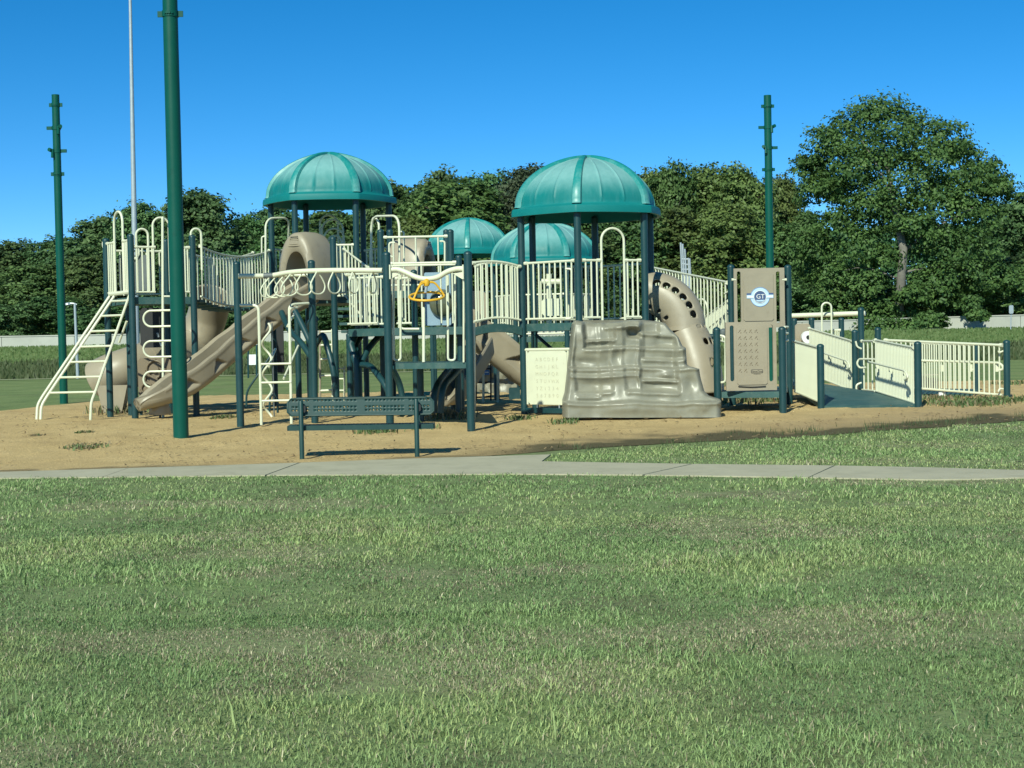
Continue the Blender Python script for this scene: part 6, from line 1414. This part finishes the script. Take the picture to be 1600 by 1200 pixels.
tubes(cm, 'post', [[P(1071, 430, 36.1), Vector((P(1071, 430, 36).x, 36.1, gz(P(1071, 430, 36).x, 36) - .1))]], 0.05, 'grey')

# ================================================================== bench
bn = thing('bench', 'dark green perforated metal bench seen from behind at the edge of the path', 'bench', (P(562, 716, 19.7).x, 19.7, gz(P(562, 716, 19.7).x, 19.7)))
bA, bB = G(472, 718.5), G(652, 714.5); bu = (bB - bA); bu.z = 0; bl_ = bu.length; bu = bu / bl_; bn_ = Vector((-bu.y, bu.x, 0))  # bn_ points away from viewer
bY = bA.y
for q, D in ((bA, 0), (bB, 0)):
    tx = 622
    z1 = Z(472, 626, q.y) if q is bA else Z(652, 623, q.y)
    MB().lathe((q.x, q.y, q.z - 0.1), [(0.031, 0), (0.031, z1 - q.z + 0.1 - 0.02), (0.02, z1 - q.z + 0.1)], 14).build('leg', M['bench'], bn)
x0 = (P(448.5, 640, bA.y).x - bA.x) / bu.x; x1 = (P(677.5, 640, bB.y).x - bA.x) / bu.x; Lb = x1 - x0; nuc = 40; nvc = 5; cw = Lb / nuc
zbk0 = Z(472, 649.5, bA.y + .05); zbk1 = Z(472, 623.5, bA.y + .05); slope = (Z(652, 621.5, bB.y + .05) - zbk1) / bl_; chh = (zbk1 - zbk0) / nvc
def back_fn(u, v):
    s = x0 + u * cw; z = zbk0 + v * chh; 
    cut = 0.0
    if u < 1: z = max(zbk0 + 0.045 * (1 - u), min(z, zbk1 - 0.05 * (1 - u)))
    if u > nuc - 1: z = max(zbk0 + 0.045 * (u - nuc + 1), min(z, zbk1 - 0.05 * (u - nuc + 1)))
    q = bA + bu * s + bn_ * (0.055 + 0.03 * (v / nvc)); return Vector((q.x, q.y, z + slope * s))
holes = set()
for i in range(1, nuc - 1):
    if i in (20,) or (i % 13 == 6): continue
    for j in (1, 2, 4): holes.add((i, j))
V, Fs = cell_grid(back_fn, nuc, nvc, holes, 4, 0.21); b = MB(); b.add(V, Fs); solid(b.build('backrest', M['bench'], bn, ang=30), 0.006, 0)
def be(u, v): return back_fn(u, v)
rim = [be(u, nvc) for u in np.linspace(1, nuc - 1, 12)] + [be(nuc, 4), be(nuc, 1)] + [be(u, 0) for u in np.linspace(nuc - 1, 1, 12)] + [be(0, 1), be(0, 4)]
b = MB(); b.tube(rim, 0.012, 8, closed=True)
top = [be(u, nvc) + Vector((0, 0, 0.004)) for u in np.linspace(0.6, nuc - 0.6, 20)]
for k in range(19): pass
b.build('backrest_rim', M['bench'], bn)
b = MB(); b.grid([[q + Vector((0, 0, 0.010)) - bn_ * 0.012, q + Vector((0, 0, 0.013)) + bn_ * 0.02, q + Vector((0, 0, 0.004)) + bn_ * 0.045, q - Vector((0, 0, 0.02)) + bn_ * 0.05] for q in top]); solid(b.build('top_flange', M['bench'], bn), 0.006, 0)
zs = Z(562, 664.5, bA.y + .1)
def seat_fn(u, v):
    s = x0 + u * cw; q = bA + bu * s + bn_ * (0.07 + v * 0.40 / 8); return Vector((q.x, q.y, zs + slope * (s - bl_ / 2) * 0.7))
hs_ = {(i, j) for i in range(1, nuc - 1) for j in range(1, 7) if i % 13 != 6}
V, Fs = cell_grid(seat_fn, nuc, 8, hs_, 4, 0.22); b = MB(); b.add(V, Fs); solid(b.build('seat', M['bench'], bn, ang=30), 0.006, 0)
b = MB(); sA, sB = seat_fn(0, 0), seat_fn(nuc, 0); sC, sD = seat_fn(nuc, 8), seat_fn(0, 8)
for p0, p1 in ((sA, sB), (sB, sC), (sC, sD), (sD, sA)): 
    m_ = (p0 + p1) / 2; u = (p1 - p0); l = u.length; u = u / l; b.box(m_ - Vector((0, 0, 0.028)), (l + 0.02, 0.02, 0.062), (u, Vector((-u.y, u.x, 0)), Vector((0, 0, 1))))
b.build('seat_rim', M['bench'], bn)
for q in (bA, bB):
    tubes(bn, 'bracket', [[Vector((q.x, q.y, zs - 0.05)), Vector((q.x, q.y, zs - 0.05)) + bn_ * 0.42]], 0.024, 'bench')
    z_ = q.z + (zbk0 + zbk1) / 2 - bA.z; MB().box(Vector((q.x + 0.035, q.y + 0.03, (zbk0 + zbk1) / 2 + slope * ((q - bA).dot(bu)) - 0.02)), (0.05, 0.05, 0.09), bev=0.015).build('bracket', M['black'], bn)

# ================================================================== poles
def big_pole(label, px, py, D, height, r, collars):
    g_ = G(px, py) if D is None else P(px, py, D); x, y = g_.x, (g_.y if D is None else D); zb = gz(x, y)
    t = thing('green_pole', label, 'pole', (x, y, zb), 'tall green poles around the playground')
    prof = [(r, -0.3), (r * 0.98, height * 0.5), (r * 0.94, height), (r * 0.86, height), (r * 0.86, height - 0.3)]
    MB().lathe((x, y, zb), prof, 32, cap=False).build('shaft', M['green'], t)
    for h, kind in collars:
        b = MB(); b.lathe((x, y, zb + h - 0.045), [(r * 0.95, 0), (r * 1.07, 0), (r * 1.07, 0.09), (r * 0.95, 0.09)], 28, cap=False)
        if kind == 'ring':
            for s in (-1, 1): b.box((x + s * r * 1.35, y, zb + h), (r * 0.6, 0.03, 0.085)); 
            for a in (-2.0, -1.75, -1.5, -1.2): b.tube([Vector((x + r * 1.05 * math.cos(a), y + r * 1.05 * math.sin(a), zb + h)), Vector((x + r * 1.2 * math.cos(a), y + r * 1.2 * math.sin(a), zb + h))], 0.02, 6)
        else:
            s = 1 if kind == 'right' else -1
            b.box((x + s * r * 1.75, y, zb + h), (r * 1.3, 0.05, 0.075)); b.tube([Vector((x - s * r * 1.0, y - 0.05, zb + h)), Vector((x - s * r * 1.5, y - 0.16, zb + h + 0.02))], 0.045, 10)
            b.tube([Vector((x - s * r * 0.8, y - r, zb + h + 0.03)), Vector((x - s * r * 0.8, y - r - 0.03, zb + h - 0.16))], 0.035, 8)
        b.build('bracket_collar', M['green'], t)
    return t
gpn = G(283, 685.5); hN = 7.05
big_pole('thick green pole nearest the viewer, cut off by the top of the photo', 283, 685.5, None, 8.6, 0.114, [(P(266, 22, gpn.y).z - gpn.z, 'ring')])
def hz2(px, py, D, zb): return P(px, py, D).z - zb
xg = P(100, 632, 36.0); zb = gz(xg.x, 36.0); top_ = hz2(88, 148, 36.0, zb)
big_pole('left green pole with four bracket collars, standing at the edge of the sand', 100, 632, 36.0, top_, 0.093, [(hz2(89, 164, 36, zb), 'ring'), (hz2(90, 200, 36, zb), 'left'), (hz2(91, 236, 36, zb), 'right'), (hz2(92, 272, 36, zb), 'ring')])
xg = P(1205, 560, 41.0); zb = gz(xg.x, 41.0); top_ = hz2(1199, 149, 41.0, zb)
big_pole('right green pole with four bracket collars, rising behind the badge panel', 1205, 560, 41.0, top_, 0.104, [(hz2(1199, 166, 41, zb), 'ring'), (hz2(1200, 199, 41, zb), 'left'), (hz2(1200, 231, 41, zb), 'right'), (hz2(1201, 265, 41, zb), 'ring')])
gl = P(214, 560, 84.0); t = thing('light_pole', 'very tall thin pale grey steel pole behind the first play tower', 'pole', (gl.x, 84.0, gz(gl.x, 84)))
MB().tube([Vector((gl.x, 84, gz(gl.x, 84) - .2)), Vector((gl.x + .06, 84, 10)), Vector((gl.x + .14, 84, 19.6)), Vector((gl.x + .18, 84, 26))], [0.175, 0.14, 0.085, 0.06], 16).build('shaft', M['grey'], t)
# street lamp and roadside sign
q = P(121, 565, 74.0); t = thing('street_lamp', 'small grey street lamp with a short arm behind the arched ladder', 'street lamp', (q.x, 74.0, gz(q.x, 74)))
MB().tube([Vector((q.x, 74, gz(q.x, 74) - .2)), Vector((q.x - .05, 74, Z(120, 474, 74)))], [0.085, 0.06], 10).build('shaft', M['grey'], t)
MB().tube(crom([P(120, 476, 74), P(116, 474.5, 74), P(109, 474, 74)], 4), 0.04, 8).build('arm', M['grey'], t); MB().lathe(P(106, 474.5, 74) - Vector((0, 0, .08)), [(0.02, 0), (0.17, 0.02), (0.14, 0.10), (0.03, 0.14)], 14).build('lamp_head', M['grey'], t)
q = P(1579, 512, 91.0); t = thing('road_sign', 'small white roadside sign on a thin post in front of the pale wall', 'sign', (q.x, 91.0, gz(q.x, 91)))
MB().tube([Vector((q.x, 91, gz(q.x, 91) - .2)), P(1580, 484, 91)], 0.035, 8).build('post', M['grey'], t); MB().box(P(1580, 483.5, 90.9), (0.26, 0.03, 0.5), bev=0.05).build('sign_board', M['grey'], t)
q = P(388, 560, 68.0); t = thing('notice_board', 'small white notice board on two dark posts far across the field', 'sign', (q.x, 68.0, gz(q.x, 68)))
MB().box(P(395, 562, 68), (0.36, 0.04, 0.46), bev=0.02).build('board', M['white'], t); tubes(t, 'post', [[P(388, 540, 68), P(388, 594, 68)], [P(401, 540, 68), P(401, 594, 68)]], 0.04, 'teal'); tubes(t, 'top_bar', [[P(386, 539, 68), P(403, 539, 68)]], 0.05, 'teal')
# extra dark boards below the two left towers
pn = thing('dark_board', 'dark mesh panel hanging below the left dome tower', 'play panel', (P(437, 640, 31.3).x, 31.3, 1.5))
MB().box(P(438, 540, 31.25), (0.14, 0.05, 1.1), bev=0.02).build('panel', M['black'], pn)
sh_ = thing('dark_board', 'black board added as deep shade under the first play tower', 'play panel', (P(254, 540, 30).x, 30.0, 1.4))
MB().box(P(243, 512, 30.2), (0.60, 0.05, 0.78), bev=0.06).build('panel', M['black'], sh_)  # black sheet added to stand for the deep shade below the deck
for k in range(5): tubes(sh_, 'panel_mark', [[P(246 + k * 4, 520 + (k % 2) * 14, 30.15), P(248 + k * 4, 527 + (k % 2) * 14, 30.15)]], 0.02, 'grey')
